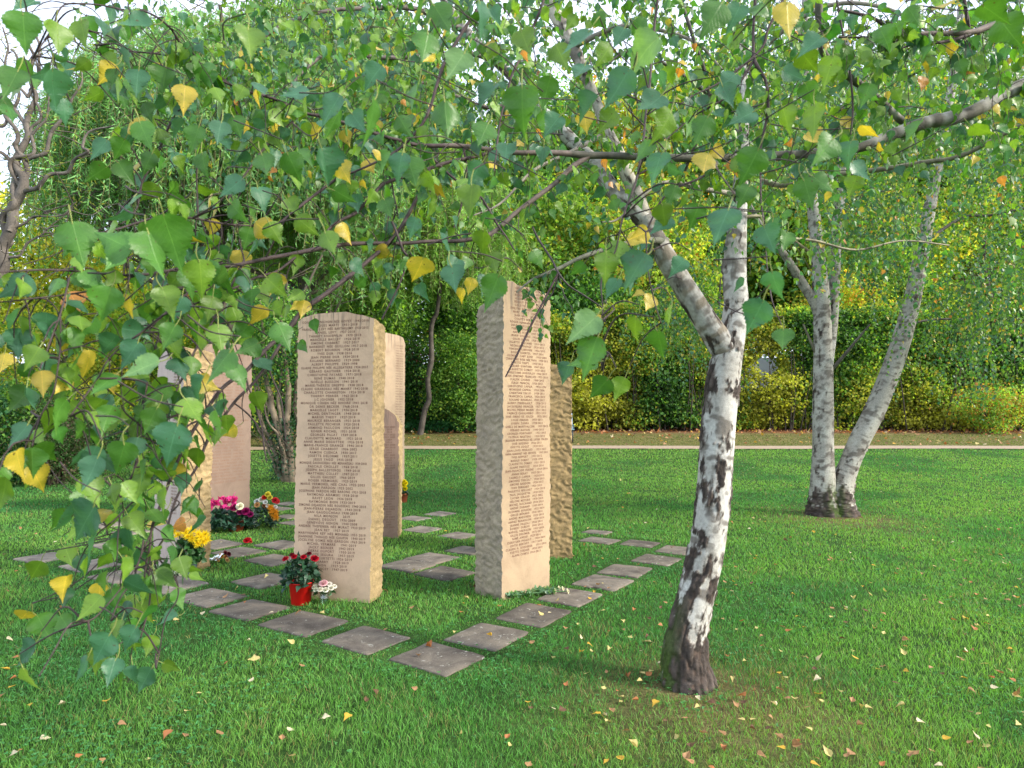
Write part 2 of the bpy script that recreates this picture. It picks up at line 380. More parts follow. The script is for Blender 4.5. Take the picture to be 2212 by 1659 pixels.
def build_slabs():
    for q, (u, v, lab, tone, sf) in enumerate(SLABS):
        c = G(u, v); r = np.random.default_rng(100 + q); a = math.atan2(AV[1], AV[0]) + r.normal(0, .03)
        ha, hb = (.240, .195) if q < 9 else ((.200, .222) if q < 16 else (.225, .200)); ha, hb = ha * sf * (1.09 if q else 1.0) + r.normal(0, .008), hb * sf * (1.09 if q else 1.0) + r.normal(0, .008); n = 24
        R = rotz(a); t = np.linspace(0, 1, n, endpoint=False)
        per = np.concatenate([np.stack([-ha + 2 * ha * t, -hb + 0 * t], -1), np.stack([ha + 0 * t, -hb + 2 * hb * t], -1), np.stack([ha - 2 * ha * t, hb + 0 * t], -1), np.stack([-ha + 0 * t, hb - 2 * hb * t], -1)])
        cr = 1 - .025 * (np.abs(per[:, 0] * per[:, 1]) / (ha * hb)) ** 20; per = per * cr[:, None]
        per *= (1 - .075 * fbm(np.concatenate([per * 13, np.full((len(per), 1), q * 3.)], 1), 3, 4))[:, None]
        if 'chipped' in lab: per[60:72] *= np.linspace(.86, 1, 12)[:, None]
        V = []; m = len(per); rings = [(1.0, -.05), (1.0, .004), (.985, .009), (.95, .012), (.6, .0135), (.25, .0135)]
        for s, z in rings: V.append(np.concatenate([per * s, np.full((m, 1), z)], 1))
        V = np.concatenate(V); V[:, 2] += .004 * (fbm(V * 6 + q, 3, 8) - .5) * (V[:, 2] > 0); tilt = r.normal(0, .008, 2); V[:, 2] += V[:, 0] * tilt[0] + V[:, 1] * tilt[1]
        k = len(rings); i = np.arange(k - 1)[:, None] * m; j = np.arange(m)[None]; jj = (j + 1) % m
        f = np.stack([i + j, i + jj, i + m + jj, i + m + j], -1).reshape(-1, 4)
        V = np.concatenate([V, [[0, 0, .0135]]]); e = np.array([[(k - 1) * m + x, (k - 1) * m + (x + 1) % m, k * m] for x in range(m)])
        base = np.array([.140, .122, .100]) * tone * (1 + r.normal(0, .05)); 
        mb = MB(); mb.add(V @ R.T, [f, e], base)
        if 'cracked' in lab:
            t = np.linspace(-1, 1, 30); y = .04 * np.sin(t * 4) + .02 * fbm(np.stack([t * 6, t * 0, t * 0], -1), 2, 3); 
            A = np.stack([t * ha * .9, y, np.full(30, .0165)], -1); B = A + [0, .004, 0]
            mb.add(np.concatenate([A, B]) @ R.T, np.array([[i, i + 1, 31 + i, 30 + i] for i in range(29)]), (.05, .045, .04))
        o = mb.build('paving_slab', M_slab); o.location = (c[0], c[1], c[2] + .002)
        tag(o, lab, 'paving slab', 'paving slabs set in the lawn in rows')
        slab_polys.append((c[:2], a, ha * .97, hb * .97))
build_slabs()
def in_slab(X, Y, grow=0.0):
    r = np.zeros(len(X), bool)
    for c, a, ha, hb in slab_polys:
        dx, dy = X - c[0], Y - c[1]; p = dx * math.cos(a) + dy * math.sin(a); q = -dx * math.sin(a) + dy * math.cos(a)
        r |= (np.abs(p) < ha + grow) & (np.abs(q) < hb + grow)
    return r

# ================================================================ STONES
def stone_mats():
    m, n, o = mat('dressed_limestone'); oc = coords(n); a = N_(n, 'ShaderNodeAttribute', attribute_name='col').outputs['Color']
    a = mixc(n, 1.0, a, ramp(n, noise(n, 2.6, 8, .7, oc, 1.0), [(.3, (.78, .75, .74)), (.5, (1, 1, 1)), (.7, (1.14, 1.12, 1.08))]), 'MULTIPLY')
    a = mixc(n, 1.0, a, ramp(n, noise(n, 170, 4, .7, oc), [(.3, (.88,) * 3), (.7, (1.10,) * 3)]), 'MULTIPLY')
    p = N_(n, 'ShaderNodeBsdfPrincipled', Roughness=.82); p.inputs['Specular IOR Level'].default_value = .25
    st = ramp(n, noise(n, 1, 5, .6, coords(n, 'Object', (26, 26, 1.6)), .2), [(.50, (0, 0, 0)), (.68, (1, 1, 1))])
    at = N_(n, 'ShaderNodeAttribute', attribute_name='weather').outputs['Fac']
    mm = N_(n, 'ShaderNodeMath', operation='MULTIPLY'); n.links.new(st, mm.inputs[0]); n.links.new(at, mm.inputs[1])
    a = mixc(n, mm.outputs[0], a, (.10, .085, .075))
    n.links.new(a, p.inputs['Base Color']); n.links.new(bump(n, noise(n, 120, 6, .7, oc), .25, .003), p.inputs['Normal']); n.links.new(p.outputs[0], o.inputs[0])
    m2, n, o = mat('chiselled_limestone'); oc = coords(n); a = N_(n, 'ShaderNodeAttribute', attribute_name='col').outputs['Color']
    a = mixc(n, 1.0, a, ramp(n, noise(n, 9, 7, .7, oc, .8), [(.3, (.72, .72, .72)), (.7, (1.22, 1.2, 1.12))]), 'MULTIPLY')
    a = mixc(n, 1.0, a, ramp(n, noise(n, 90, 5, .75, oc), [(.3, (.8,) * 3), (.7, (1.2,) * 3)]), 'MULTIPLY')
    p = N_(n, 'ShaderNodeBsdfPrincipled', Roughness=.92); p.inputs['Specular IOR Level'].default_value = .15
    n.links.new(a, p.inputs['Base Color']); n.links.new(bump(n, noise(n, 75, 8, .75, oc), .7, .008), p.inputs['Normal']); n.links.new(p.outputs[0], o.inputs[0])
    return m, m2
M_face, M_rough = stone_mats()
M_ink = principled('incised_letters', (.21, .12, .085), .85, .1)

def chisel(P, seed, sc=1.0):
    """pitted tool marks: diagonal scoops of a few centimetres"""
    Q = P.copy(); Q[..., 0] = P[..., 0] * 17 / sc; Q[..., 1] = P[..., 1] * 17 / sc; Q[..., 2] = P[..., 2] * 24 / sc
    c, s = math.cos(.5), math.sin(.5); a = Q[..., 0] + Q[..., 1]
    R = np.stack([a * c + Q[..., 2] * s, (Q[..., 2] * c - a * s) * 1.25, 0 * a], -1)
    R = R + np.stack([1.6 * fbm(R * .7 + 3, 3, seed + 2), 1.6 * fbm(R * .7 + 19, 3, seed + 4), 0 * a], -1)
    n1 = vnoise(R, seed); n2 = fbm(R * 2.3, 3, seed + 5)
    return .62 * (1 - np.abs(2 * n1 - 1)) ** 1.2 + .38 * n2
def stone(name, label, corner_right, left_dir, width, depth, top, drop, front_col, side_col, rough_front=False, amp=.022, seed=1, lean=(0, 0), drop_left=False, side_wave=.012, taper=0.0):
    """corner_right: ground point of the front face's right bottom corner; top: (s,h) from left to right"""
    L = nrm(np.array(left_dir, float)); FR = np.array(corner_right[:2]); z0 = corner_right[2] - .06
    FL = FR + L * width; ux = -L; uy = np.array([-ux[1], ux[0]])
    if uy.dot(FR) < 0 and not rough_front: pass
    base = (FL + FR) / 2 + uy * depth / 2; rz = math.atan2(ux[1], ux[0])
    root = thing(name, label, 'memorial stone', (base[0], base[1], corner_right[2]), 'inscribed limestone pillars', rz)
    H = lambda s, d: np.interp(s, [t[0] for t in top], [t[1] for t in top]) - drop * d * (1 - .6 * s if drop_left else 1)
    step = .012
    nx, ny, nz = max(8, int(width / .03)), max(8, int(depth / step)), int(max(t[1] for t in top) / step)
    if rough_front: nx = int(width / step)
    mb = MB(); F0, F1 = [], []
    def grid(A, B, axis):
        """A,B parameters in 0..1; axis which face"""
        aa, bb = np.meshgrid(A, B, indexing='ij')
        if axis == 'front': s, d, t = aa, 0 * aa, bb
        if axis == 'back': s, d, t = 1 - aa, 0 * aa + 1, bb
        if axis == 'right': s, d, t = 0 * aa + 1, aa, bb
        if axis == 'left': s, d, t = 0 * aa, 1 - aa, bb
        if axis == 'top': s, d, t = aa, bb, 0 * aa + 1
        h = H(s, d) + (.018 * (fbm(np.stack([s * 9, d * 6, 0 * s + seed], -1), 3, seed) - .5))
        x = (s - .5) * width; y = (d - .5) * depth; z = t * (h + .06)
        P = np.stack([x, y, z], -1)
        # rough sides push outwards; the dressed face stays plane but its edge wanders
        e = np.abs(2 * s - 1) ** 10 * np.sign(s - .5); k = chisel(np.stack([0 * x, y, z], -1), seed)
        big = fbm(np.stack([0 * x, y * 2, z * 2.4 + seed * 3.], -1), 3, seed + 11) - .5
        x2 = x + e * (amp * (k - .55) + side_wave * 2 * big) - taper * t * (s - .5) * width
        kf = chisel(np.stack([x, 0 * y, z], -1), seed + 50)
        eb = np.clip((d - .5) * 2, 0, 1) ** 8 
        y2 = y + eb * amp * (kf - .5)
        if rough_front: y2 = y2 - (1 - d) ** 10 * amp * (kf - .5)
        z2 = z + .6 * amp * (t > .999) * (k - .5) * np.abs(2 * s - 1) ** 10
        x2 = x2 + lean[0] * z; y2 = y2 + lean[1] * z
        V = np.stack([x2, y2, z2 - .06], -1); n, m = aa.shape; i = np.arange(n - 1)[:, None] * m + np.arange(m - 1)[None]
        f = np.stack([i, i + m, i + m + 1, i + 1], -1).reshape(-1, 4)
        rough = axis in ('left', 'right', 'back', 'top') or rough_front
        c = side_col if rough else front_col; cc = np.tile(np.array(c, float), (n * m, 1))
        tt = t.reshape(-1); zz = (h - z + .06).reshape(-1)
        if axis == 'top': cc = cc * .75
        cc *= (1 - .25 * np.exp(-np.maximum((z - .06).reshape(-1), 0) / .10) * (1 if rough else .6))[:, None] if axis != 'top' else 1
        wlist.append((n * m, np.clip(1.15 - zz / .30, 0, 1) if axis in ('front',) and not rough_front else np.zeros(n * m)))
        mb.add(V, f, cc, 1 if rough else 0)
    wlist = []
    fx = np.concatenate([np.linspace(0, .12, 12), np.linspace(.12, .88, nx)[1:-1], np.linspace(.88, 1, 12)])
    tz = np.linspace(0, 1, nz)
    for ax, A, B in (('front', fx, tz), ('back', fx, tz[::3]), ('right', np.linspace(0, 1, ny), tz), ('left', np.linspace(0, 1, ny), tz), ('top', fx, np.linspace(0, 1, ny))):
        if rough_front and ax == 'front': A = np.linspace(0, 1, nx)
        if ax == 'back': B = tz
        if ax == 'top' and rough_front: A = np.linspace(0, 1, nx)
        grid(A, B, ax)
    o = mb.build('pillar', [M_face, M_rough], root, smooth=True)
    at = o.data.attributes.new('weather', 'FLOAT', 'POINT'); at.data.foreach_set('value', np.concatenate([w_ for _, w_ in wlist]).astype(np.float32))
    return root, H
def inscription(root, rows, width, depth, height_of, col=None, lh=.019, x0=0.0, side='front', lean=(0, 0)):
    """rows: (text, height of baseline); each line is a real line of letters lying on the dressed face"""
    mb = MB()
    for txt, z in rows:
        cu = bpy.data.curves.new('t', 'FONT'); cu.body = txt; cu.size = lh / .70; cu.align_x = 'CENTER'; cu.resolution_u = 2
        cu.space_word = 1.5; cu.space_character = 1.22; cu.offset = .0006
        ob = bpy.data.objects.new('t', cu); COL.objects.link(ob); bpy.context.view_layer.update()
        me = ob.to_mesh(); n = len(me.vertices)
        if n:
            V = np.zeros(n * 3); me.vertices.foreach_get('co', V); V = V.reshape(-1, 3)
            wd = V[:, 0].max() - V[:, 0].min(); lim = width * .93
            if wd > lim: V[:, 0] *= lim / wd
            elif '  ' not in txt and False: pass
            me.calc_loop_triangles(); T = np.zeros(len(me.loop_triangles) * 3, np.int32); me.loop_triangles.foreach_get('vertices', T)
            W = np.stack([V[:, 0] + x0 + lean[0] * z, np.full(n, -depth / 2 - .0016) + lean[1] * z, V[:, 1] + z], -1)
            mb.add(W, T.reshape(-1, 3), (.1, .1, .1))
        ob.to_mesh_clear(); bpy.data.objects.remove(ob); bpy.data.curves.remove(cu)
    return mb.build('inscription', M_ink, root, smooth=False)

T1 = """ODILLE BURNICHON NÉE GOYET  1943·2018|JACQUES MARTI  1931·2018|FRANÇOISE LEVY NÉE BARTHELEMY 1936·2015|DANIEL LEVY  1927·2018|THIERRY KNOEPFLIN  1970·2018|MARCELLE BAILLET  1926·2018|SIMONE CHABERT  1927·2017|LIE BARBEREY NÉE GUILLON 1917·2018|ROBERT BOURRIN  1928·2018|YVES DUR  1938·2016|JEAN PIERRE DUR  1934·2018|ROLAND BERNARD  1929·2000|ALBERT PHILIPPE  1929·1998|ELIANE PHILIPPE NÉE ALLEGATIERE 1934·2017|GÉRARD GAUTHIER  1954·2018|CHRISTOPHE FAYARD  1971·2018|RENÉ DUMAS  1940·2018|NOËLLE BUISSON  1941·2018|MARIE-THÉRÈSE GREPPO  1938·2018|CLAUDE GIRARDEAU NÉE MANRY 1942·2018|CHARLOTTE CHARRETON  1926·2018|THIERRY PERRIER  1962·2018|J.C JOIGNER  1952·2018|MONIQUE COHEN NÉE RIVOIRE 1941·2018|DR DENIS BECKER  1968·2018|MARCELLE LAGET  1936·2018|MICHEL DENTINGER  1948·2018|MARIUS THEDY  1927·2018|MAURICE BERANGER  1931·2018|PAULETTE PECHEUR  1920·2018|ARMAND FAULCON  1924·2018|ROGER ROCHEL  1931·2018|GEORGES FILLAT  1939·2018|CLAUDETTE MIGNARD   1921·2018|ANNE MARIE DEGOTTEX  1926·2018|MARIE-FRANCE GRANGE  1946·2018|SERGE CHARRIOT  1936·2002|RAMON CUENCA  1930·2017|JOSETTE DELORME  1937·2011|JESUS YAGO  1935·2018|MONIQUE GAUDUCHEAU NÉE MENANTEAU 1939·2018|PASCALE CHOLLET  1964·2018|JOSEPH BALLESTEROS  1949·2018|MATTHIEU COLLET  1987·2019|GILLES GAUDET  1966·2019|ROGER VERMOREL  1925·2019|MARIE VERMOREL NÉE CHAL 1925·2003|JEAN PARDON 1925·2002|JOSEPHINE PARDON NÉE BARONE 1921·2018|RAYMOND ADAMSKI 1938·2018|RAVET LEON  1936·2018|RAYMONDE BION 1933·2019|SIMONE DEJARDIN NÉE ROUSSEAU 1940·2014|JEAN-PIERRE DEJARDIN  1943·2018|JEAN GAUDUCHEAU 1938·2019|NILA MONJON   2019|DANIEL DEGOUT  1936·2009|GENEVIÈVE GENON  1940·2008|ANDRÉE THEPENIER NÉE MURAT 1933·2019|JEAN REY  1957·2019|MARYVONNE REY NÉE MENARD 1955·2019|JEANNINE THIBAUD NÉE CHUPIN  1940·2019|JOCELYNE GOMIS NÉE GARDON 1963·2019|MICHEL VERMARE   1941·2019|JACKY BESNIER   1942·2019|PIERRE DUPORT   1950·2019|GUIZE SEGURA   1957·2019|NÉE CURTETTI 1926·2019|GUJARRY   1928·2019|ONON   1937·2019|MANCEY  1947·2019""".split('|')
T3 = """ODILE BERLIOZ  2014|ADRIEN BURLIER  2014|ROBERT VENON  2014|ALAIN VERDIER  2014|BEAGUY VERNET  2014|COLETTE DENIS  2014|EVELYNE BONNET  1944·2014|MARC GAULT  1951·2010|JEAN SALVI  1938·2014|COLETTE BERNE  2013|ROGER BONNAND  1932·2015|EGLE COULLION  1943·2015|PIERRE BONNET  1929·2014|ANDRÉ PEYRE  1932·2015|MARIE DORMAIS  1926·2011|GILLES BONIN  1920·2015|JULIETTE GALLAND  1911·2013|GEORGES DAFAZE  1928·2015|VINCENT LABROSSE  1926·2015|ROGER ESSERTEL  1927·2014|CLÉMENT CABY ROSE   1933·2004|CHRISTIANE ROSE NÉE PAYA  1928·2013|JOSETTE TREPY   1932·2013|GÉRARD GUNTHER  1947·2013|CLAUDETTE COMOY  1937·2015|CHRISTIANE DUSOULOY 1946·2013|JEAN EDMOND FRANCOIS 1923·2014|CLAUDE CHOREL   1940·2015|SERGE TRINCAL  1924·2015|CHRISTOPHE CAPRIA   1978·1994|MONIQUE CAPRIA   1954·2006|CHRISTIAN VALLO   1948·2011|FRANCESCA CAPRIA  1930·2013|ROLAND BOURRAT  1949·2013|ALBERT PERREGAULT   1928·2013|JACQUELINE BRINGER  1937·2013|MICHEL PIERRE MARIN  1941·2013|FABRICE CAVALHEIRO  1973·2013|JOSÉ SIMAO DE SOUZA   1932·2013|LOUIS FERRIER   1923·2013|JOSEPH ZAHRA   1928·2013|GISÈLE DE MONTFALCON   1937·2013|GÉRARD RAVION   1940·2013|GEORGES FONTANET   1922·2013|PATRICK MARTEAU   1950·2013|JACQUELINE ANTONOPOULOS NÉE LORTHER 1934·2010|JOSÉ RODERO  1926·2013|ODETTE LOGUT   1928·2013|JEAN-LOUIS PERRAUD   1923·2013|ANNA BARBERET NÉE HRYNYK   1947·2013|YVES REPPERT   1951·2012|MARIUS DEMAY   1928·1994|CLAUDETTE DEMAY  1931·2014|ELIANE PRESTOZ   1924·2014|JEAN-FRANCOIS PERENE   1964·2014|ANNIE BERAT   1953·2013|CARMELO CAPRIA   1928·2014|SIMONNE TRECULT  1928·2013|SIMONE BARDON  1928·2013|IVAN BERNARD  1926·2014|PAULETTE WILLIART  1924·2014|PAUL JACQUETIN  1920·2014|LUCIEN GIRAUD  1923·2002|HÉLOISE MEYERIE  1978·2014|MICHEL ROCHAND 1944·2014|ANDRÉ DURAND  1935·2014|SUZANNE BUSSIÈRE  1922·2014|GILLES MÉNARD  1945·2014|ANDRÉ MARTHIEN  1925·2014|ANDRÉ BENAILLON  1930·2014|JEANNE FRAJOLI  1926·2014|ROBERT DUBOIS  1942·2014|MARCEL SARRAZIN  1927·2014|GILLES DELEMER  1972·2014|RENÉ ANESSI  1929·2014|CHRISTIAN PIGAULT   1950·2014|EDITH BERTHET  1917·2010|CLAUDE A. ROEDERER   1931·2014|YVETTE TERRIER  1934·2014|ALAIN COMTE 1954·2013""".split('|')
TD = """MARCEL LAURENT  1931·2016|ROGER BLANC  1927·2016|RENÉ CHATELAND  1948|CAROLE LANDRE  1950|YVES MONTEIL  1940·2016|ODETTE MOREL  1932·2016|MONIQUE BOURGET  1926|CHRISTIANE RAGOT  1946·2015|ODETTE DE VALES  1931|RENÉ JACQUET  1928·2016|SERGE BRAJAN  1933·2015|NOELLE HAYOULY  1940·2016|PATRICK CHABLET  1958·2016|GEORGES CARRET  1920·2016|JEANNE CARRET  1921·2016|MARTINE CHAVANNE  1951|EMILE GILLE  1927·2016|ANDRÉ COLLET  1942·2016|ARMAND MELON  1938·2016|SYLVIE MOREAU  1962|JULIETTE HUGUES  1927|ROXY LEMAS  1933·2016|ÉLE POINARDT NÉE PARICOT 1923·2016|JACK GILLE  1931·2016|CHRISTINE MALEK  1955|ANDRÉ BRIAND  1936·2016|MARIE HARDY  1927·2016|JEAN CHALMOND  1941·2016|GUYS  1947·2016|MARIE CLÉMENT CARUANA D.|JEAN MICHEL ROTH  1953·2016|LOUIS HIER  1931·2016|CLAUDE VALLON  1938·2016|JACQUES HILAIRE  1940·2016|MAURICE GRAND  1928·2016|PAUL DAMIEN  1926·2016|ANNE GAULT BEAUDET  1934|SERGE DAVERNE  1950·2016|JEAN DARMON  1937·2016|FRANÇOIS VIDAL  1950·2016|BERNARD MASTRUCCI  1947·2016|COLETTE ARQUILLIERE  1932|HENRI LAURENT DIT SALET 1941·2016""".split('|')
TA = ['19%02d·20%02d' % (24 + (i * 11) % 36, [9, 10, 9, 22, 9, 10, 15][i % 7]) if i % 4 in (0, 3) else '20%02d' % [9, 10, 10, 9, 15][i % 5] for i in range(40)]
TB = ['19%02d·20%02d' % (25 + (i * 7) % 38, 12 + (i * 5) % 11) for i in range(56)]

def rows_px(T, v0, v1, y0, y1=None):
    """heights for lines between two picture rows measured on a face y0 metres away"""
    y1 = y1 or y0; o = []
    for i, t in enumerate(T):
        k = i / (len(T) - 1); v = v0 + (v1 - v0) * k; o.append((t, hz(v, y0) ))
    return [r for r in o if r[0]]
PINK = (.60, .425, .295); CREAM = (.37, .275, .18); OCHRE = (.33, .25, .14); GREYR = (.37, .315, .245)

def build_stones():
    # front stone
    c = G(799, 1303); r, H = stone('inscribed_stone', 'front pinkish stone of engraved names, bright red flower pot at its foot', c, (-.97, .243), .72, .235,
        [(0, 2.40), (.06, 2.425), (.2, 2.45), (.45, 2.465), (.62, 2.46), (.85, 2.43), (1, 2.395)], .05, PINK, OCHRE, seed=3, amp=.020, side_wave=.008, lean=(.006, 0))
    inscription(r, rows_px(T1, 695.0, 1236, 5.72), .68, .235, H, lh=.0198, x0=-.005, lean=(.006, 0))
    # tall right stone
    c = G(1083, 1298); R2 = c.copy(); ux = nrm(np.array([.72, .69])); R2[:2] = c[:2] + ux * .60
    r, H = stone('inscribed_stone', 'tallest stone, sandy names face turned right, grey chiselled side turned left', R2, tuple(-ux), .60, .345,
        [(0, 2.70), (.06, 2.745), (.2, 2.745), (.3, 2.72), (.45, 2.72), (.65, 2.715), (.85, 2.70), (.93, 2.685), (1, 2.65)], .20, CREAM, GREYR, seed=8, amp=.030, side_wave=.012, lean=(.008, 0), drop_left=True)
    inscription(r, rows_px(T3, 625, 1201, 5.90), .57, .345, H, lh=.0185, lean=(.008, 0))
    # rough stone behind it
    c = G(1236, 1206); stone('rough_stone', 'rough ochre stone standing close behind the tallest stone, only its chiselled side showing', c, (-1, .0), .44, .6,
        [(0, 2.16), (.3, 2.14), (.7, 2.12), (.85, 2.10), (.93, 2.07), (1, 2.02)], .05, CREAM, (.33, .24, .125), rough_front=True, seed=15, amp=.026, side_wave=.006)
    # near left stone, seen on its edge
    c = G(387, 1241); r, H = stone('inscribed_stone', 'left stone seen corner on, yellow chiselled right face, yellow flowers before it', c, (-.80, .60), .54, .31,
        [(0, 2.24), (.15, 2.26), (.5, 2.27), (.8, 2.26), (1, 2.24)], .03, (.52, .42, .37), (.42, .31, .17), seed=22, amp=.036, side_wave=.008, lean=(.006, 0))
    inscription(r, [(t, 2.10 - .031 * i) for i, t in enumerate(TB[:50])], .50, .31, H, lh=.017, x0=.13, lean=(.006, 0))
    # brown stone behind it
    c = G(539, 1104); r, H = stone('inscribed_stone', 'reddish brown stone of small engraved names, behind the yellow rough stone, bouquets at its foot', c, (-.42, -.91), .92, .30,
        [(0, 2.55), (.1, 2.62), (.3, 2.68), (.7, 2.68), (.9, 2.67), (1, 2.60)], .03, (.215, .155, .12), OCHRE, seed=31, amp=.024, side_wave=.006)  # reddish brown front, its colour darkened in place of tree shade
    z0 = c[2]; inscription(r, [(t, 2.50 - .0475 * i) for i, t in enumerate(TD)], .86, .30, H, lh=.027)
    # short brown stone behind the front one
    c = G(859.6, 1163.6); r, H = stone('inscribed_stone', 'shortest stone, brown with faint engraved dates, half hidden behind the front stone', c, (-1, .02), .62, .26,
        [(0, 1.50), (.3, 1.66), (.65, 1.66), (.8, 1.62), (.92, 1.56), (1, 1.46)], .03, (.30, .20, .15), OCHRE, seed=37, amp=.022, side_wave=.006)
    inscription(r, [(t, 1.40 - .0325 * i) for i, t in enumerate(TA) if t], .60, .26, H, lh=.021, x0=.19)
    # far tall stone
    c = G(873, 1079); r, H = stone('inscribed_stone', 'farthest stone, pale sandy and narrow, showing between the front stone and the lawn', c, (-.545, -.838), .80, .30,
        [(0, 2.95), (.4, 3.0), (.8, 2.98), (.93, 2.95), (1, 2.86)], .03, (.46, .34, .23), OCHRE, seed=43, amp=.024, side_wave=.008)
    inscription(r, [(t, 2.78 - .046 * i) for i, t in enumerate(TB[:54])], .76, .30, H, lh=.026, x0=.24)
build_stones()
# ================================================================ LEAF TEMPLATES
def leaf_template(kind):
    """returns (k,3) x side, y along, z up of the blade, and faces"""
    if kind == 'near':
        o = [(0, 0), (.11, .0), (.20, .025), (.27, .05), (.35, .115), (.345, .15), (.415, .20), (.395, .235), (.435, .295), (.395, .325), (.415, .39), (.355, .41), (.36, .475), (.295, .49), (.295, .555), (.235, .57), (.23, .635), (.175, .655), (.16, .725), (.115, .75), (.095, .83), (.06, .88), (.03, .95), (0, 1.06)]
        mid = [(0, y) for y in (0, .12, .28, .46, .66, .86)]
        L = np.array([(-x, y) for x, y in o[1:-1]]); Rr = np.array(o[1:-1]); m = np.array(mid[1:])
        pts = np.vstack([[(0, 0)], Rr, L, m, [(0, 1.06)]]); n = len(Rr); im = 1 + 2 * n; tip = len(pts) - 1
        f = []
        def side(off, flip):
            mids = [0] + [im + i for i in range(len(m))] + [tip]; my = [pts[i][1] for i in mids]; mi_ = 0
            prev = 0
            for i in range(n + 1):
                cur = off + i if i < n else tip
                yy = pts[cur][1] if i < n else 1.06
                while mi_ < len(mids) - 2 and yy > (my[mi_] + my[mi_ + 1]) / 2:
                    f.append((mids[mi_], prev, mids[mi_ + 1]) if not flip else (mids[mi_], mids[mi_ + 1], prev)); mi_ += 1
                if prev != mids[mi_] and cur != mids[mi_]: f.append((mids[mi_], prev, cur) if not flip else (mids[mi_], cur, prev))
                prev = cur
        side(1, False); side(1 + n, True)
        return np.concatenate([pts, np.zeros((len(pts), 1))], 1), np.array(f)
    if kind == 'mid':
        P = np.array([(0, 0, 0), (.30, .06, .0), (.42, .30, .0), (.20, .66, 0), (0, 1.0, 0), (-.20, .66, 0), (-.42, .30, 0), (-.30, .06, 0), (0, .4, 0)])
        return P, np.array([(8, i, (i + 1) % 8) for i in range(8)])
    if kind == 'far':
        return np.array([(0, 0, 0), (.42, .35, .05), (0, 1, 0), (-.42, .35, .05)]), np.array([(0, 1, 2), (0, 2, 3)])
    if kind == 'narrow':
        return np.array([(0, 0, 0), (.10, .4, .0), (0, 1, 0), (-.10, .4, .0)]), np.array([(0, 1, 2), (0, 2, 3)])
TPL = {k: leaf_template(k) for k in ('near', 'mid', 'far', 'narrow')}
def add_leaves(mb, P, D, Nn, size, C, kind='far', fold=.25, bend=.2, rg=None, mi=0, vein=False):
    """one leaf per row of P: base point, direction D, normal Nn, length size, colour C"""
    rg = rg or rng; P = np.asarray(P, float); n = len(P)
    if n == 0: return
    T, Fc = TPL[kind]; D = nrm(np.asarray(D, float)); X = nrm(np.cross(D, np.asarray(Nn, float))); Z = np.cross(X, D)
    size = np.broadcast_to(np.asarray(size, float), (n,)); k = len(T)
    fo = fold * rg.uniform(.1, 1.8, n) * np.where(rg.random(n) < .12, 2.2, 1); be = bend * rg.normal(0, 1, n) * np.where(rg.random(n) < .15, 2.2, 1); tw = rg.normal(0, .25, n)
    x = T[None, :, 0] * np.ones((n, 1)) * rg.uniform(.88, 1.1, n)[:, None]; y = T[None, :, 1] * np.ones((n, 1))
    z = T[None, :, 2] + fo[:, None] * np.abs(x) - be[:, None] * y ** 2 + tw[:, None] * x * y
    if kind == 'near': z = z + .035 * np.sin(y * 14 + rg.uniform(0, 6, n)[:, None]) * np.abs(x) * 2
    W = P[:, None] + size[:, None, None] * (x[..., None] * X[:, None] + y[..., None] * D[:, None] + z[..., None] * Z[:, None])
    C = np.broadcast_to(np.asarray(C, float), (n, 3)); CC = np.repeat(C[:, None], k, 1).copy()
    if kind == 'near':
        mid = (np.abs(T[:, 0]) < .001); CC[:, mid] *= 1.22
        CC[:, ~mid] *= rg.uniform(.9, 1.08, (n, 1, 1))
    f = (np.arange(n)[:, None, None] * k + Fc[None]).reshape(-1, 3)
    mb.add(W.reshape(-1, 3), f, CC.reshape(-1, 3), mi, uv=np.tile(T, (n, 1)) if kind == 'near' else None)
GREEN = np.array([.070, .190, .034]); LIME = np.array([.15, .28, .035]); YELLOW = np.array([.50, .39, .055]); ORANGE = np.array([.50, .22, .05]); BLUEG = np.array([.060, .175, .095]); PALE = np.array([.13, .25, .09])  # BLUEG: sky reflected on waxy leaves, put into the colour
def leaf_cols(n, rg, yellow=.05, lime=.25, dark=.2, base=GREEN):
    r = rg.random(n)[:, None]; C = base * rg.uniform(.75, 1.3, (n, 1)) * np.array([1, 1, 1]) + rg.normal(0, .006, (n, 3))
    C = np.where(r < lime + yellow, LIME * rg.uniform(.8, 1.2, (n, 1)), C); C = np.where(r < yellow, YELLOW * rg.uniform(.7, 1.1, (n, 1)), C)
    C = np.where(r < yellow * .15, ORANGE, C); C = np.where(r > 1 - dark, BLUEG * rg.uniform(.7, 1.1, (n, 1)), C)
    return np.clip(C, .004, 1)
def rand_dirs(n, rg, down=.0, spread=1.0):
    d = rg.normal(0, 1, (n, 3)) * spread; d[:, 2] -= down; return nrm(d)

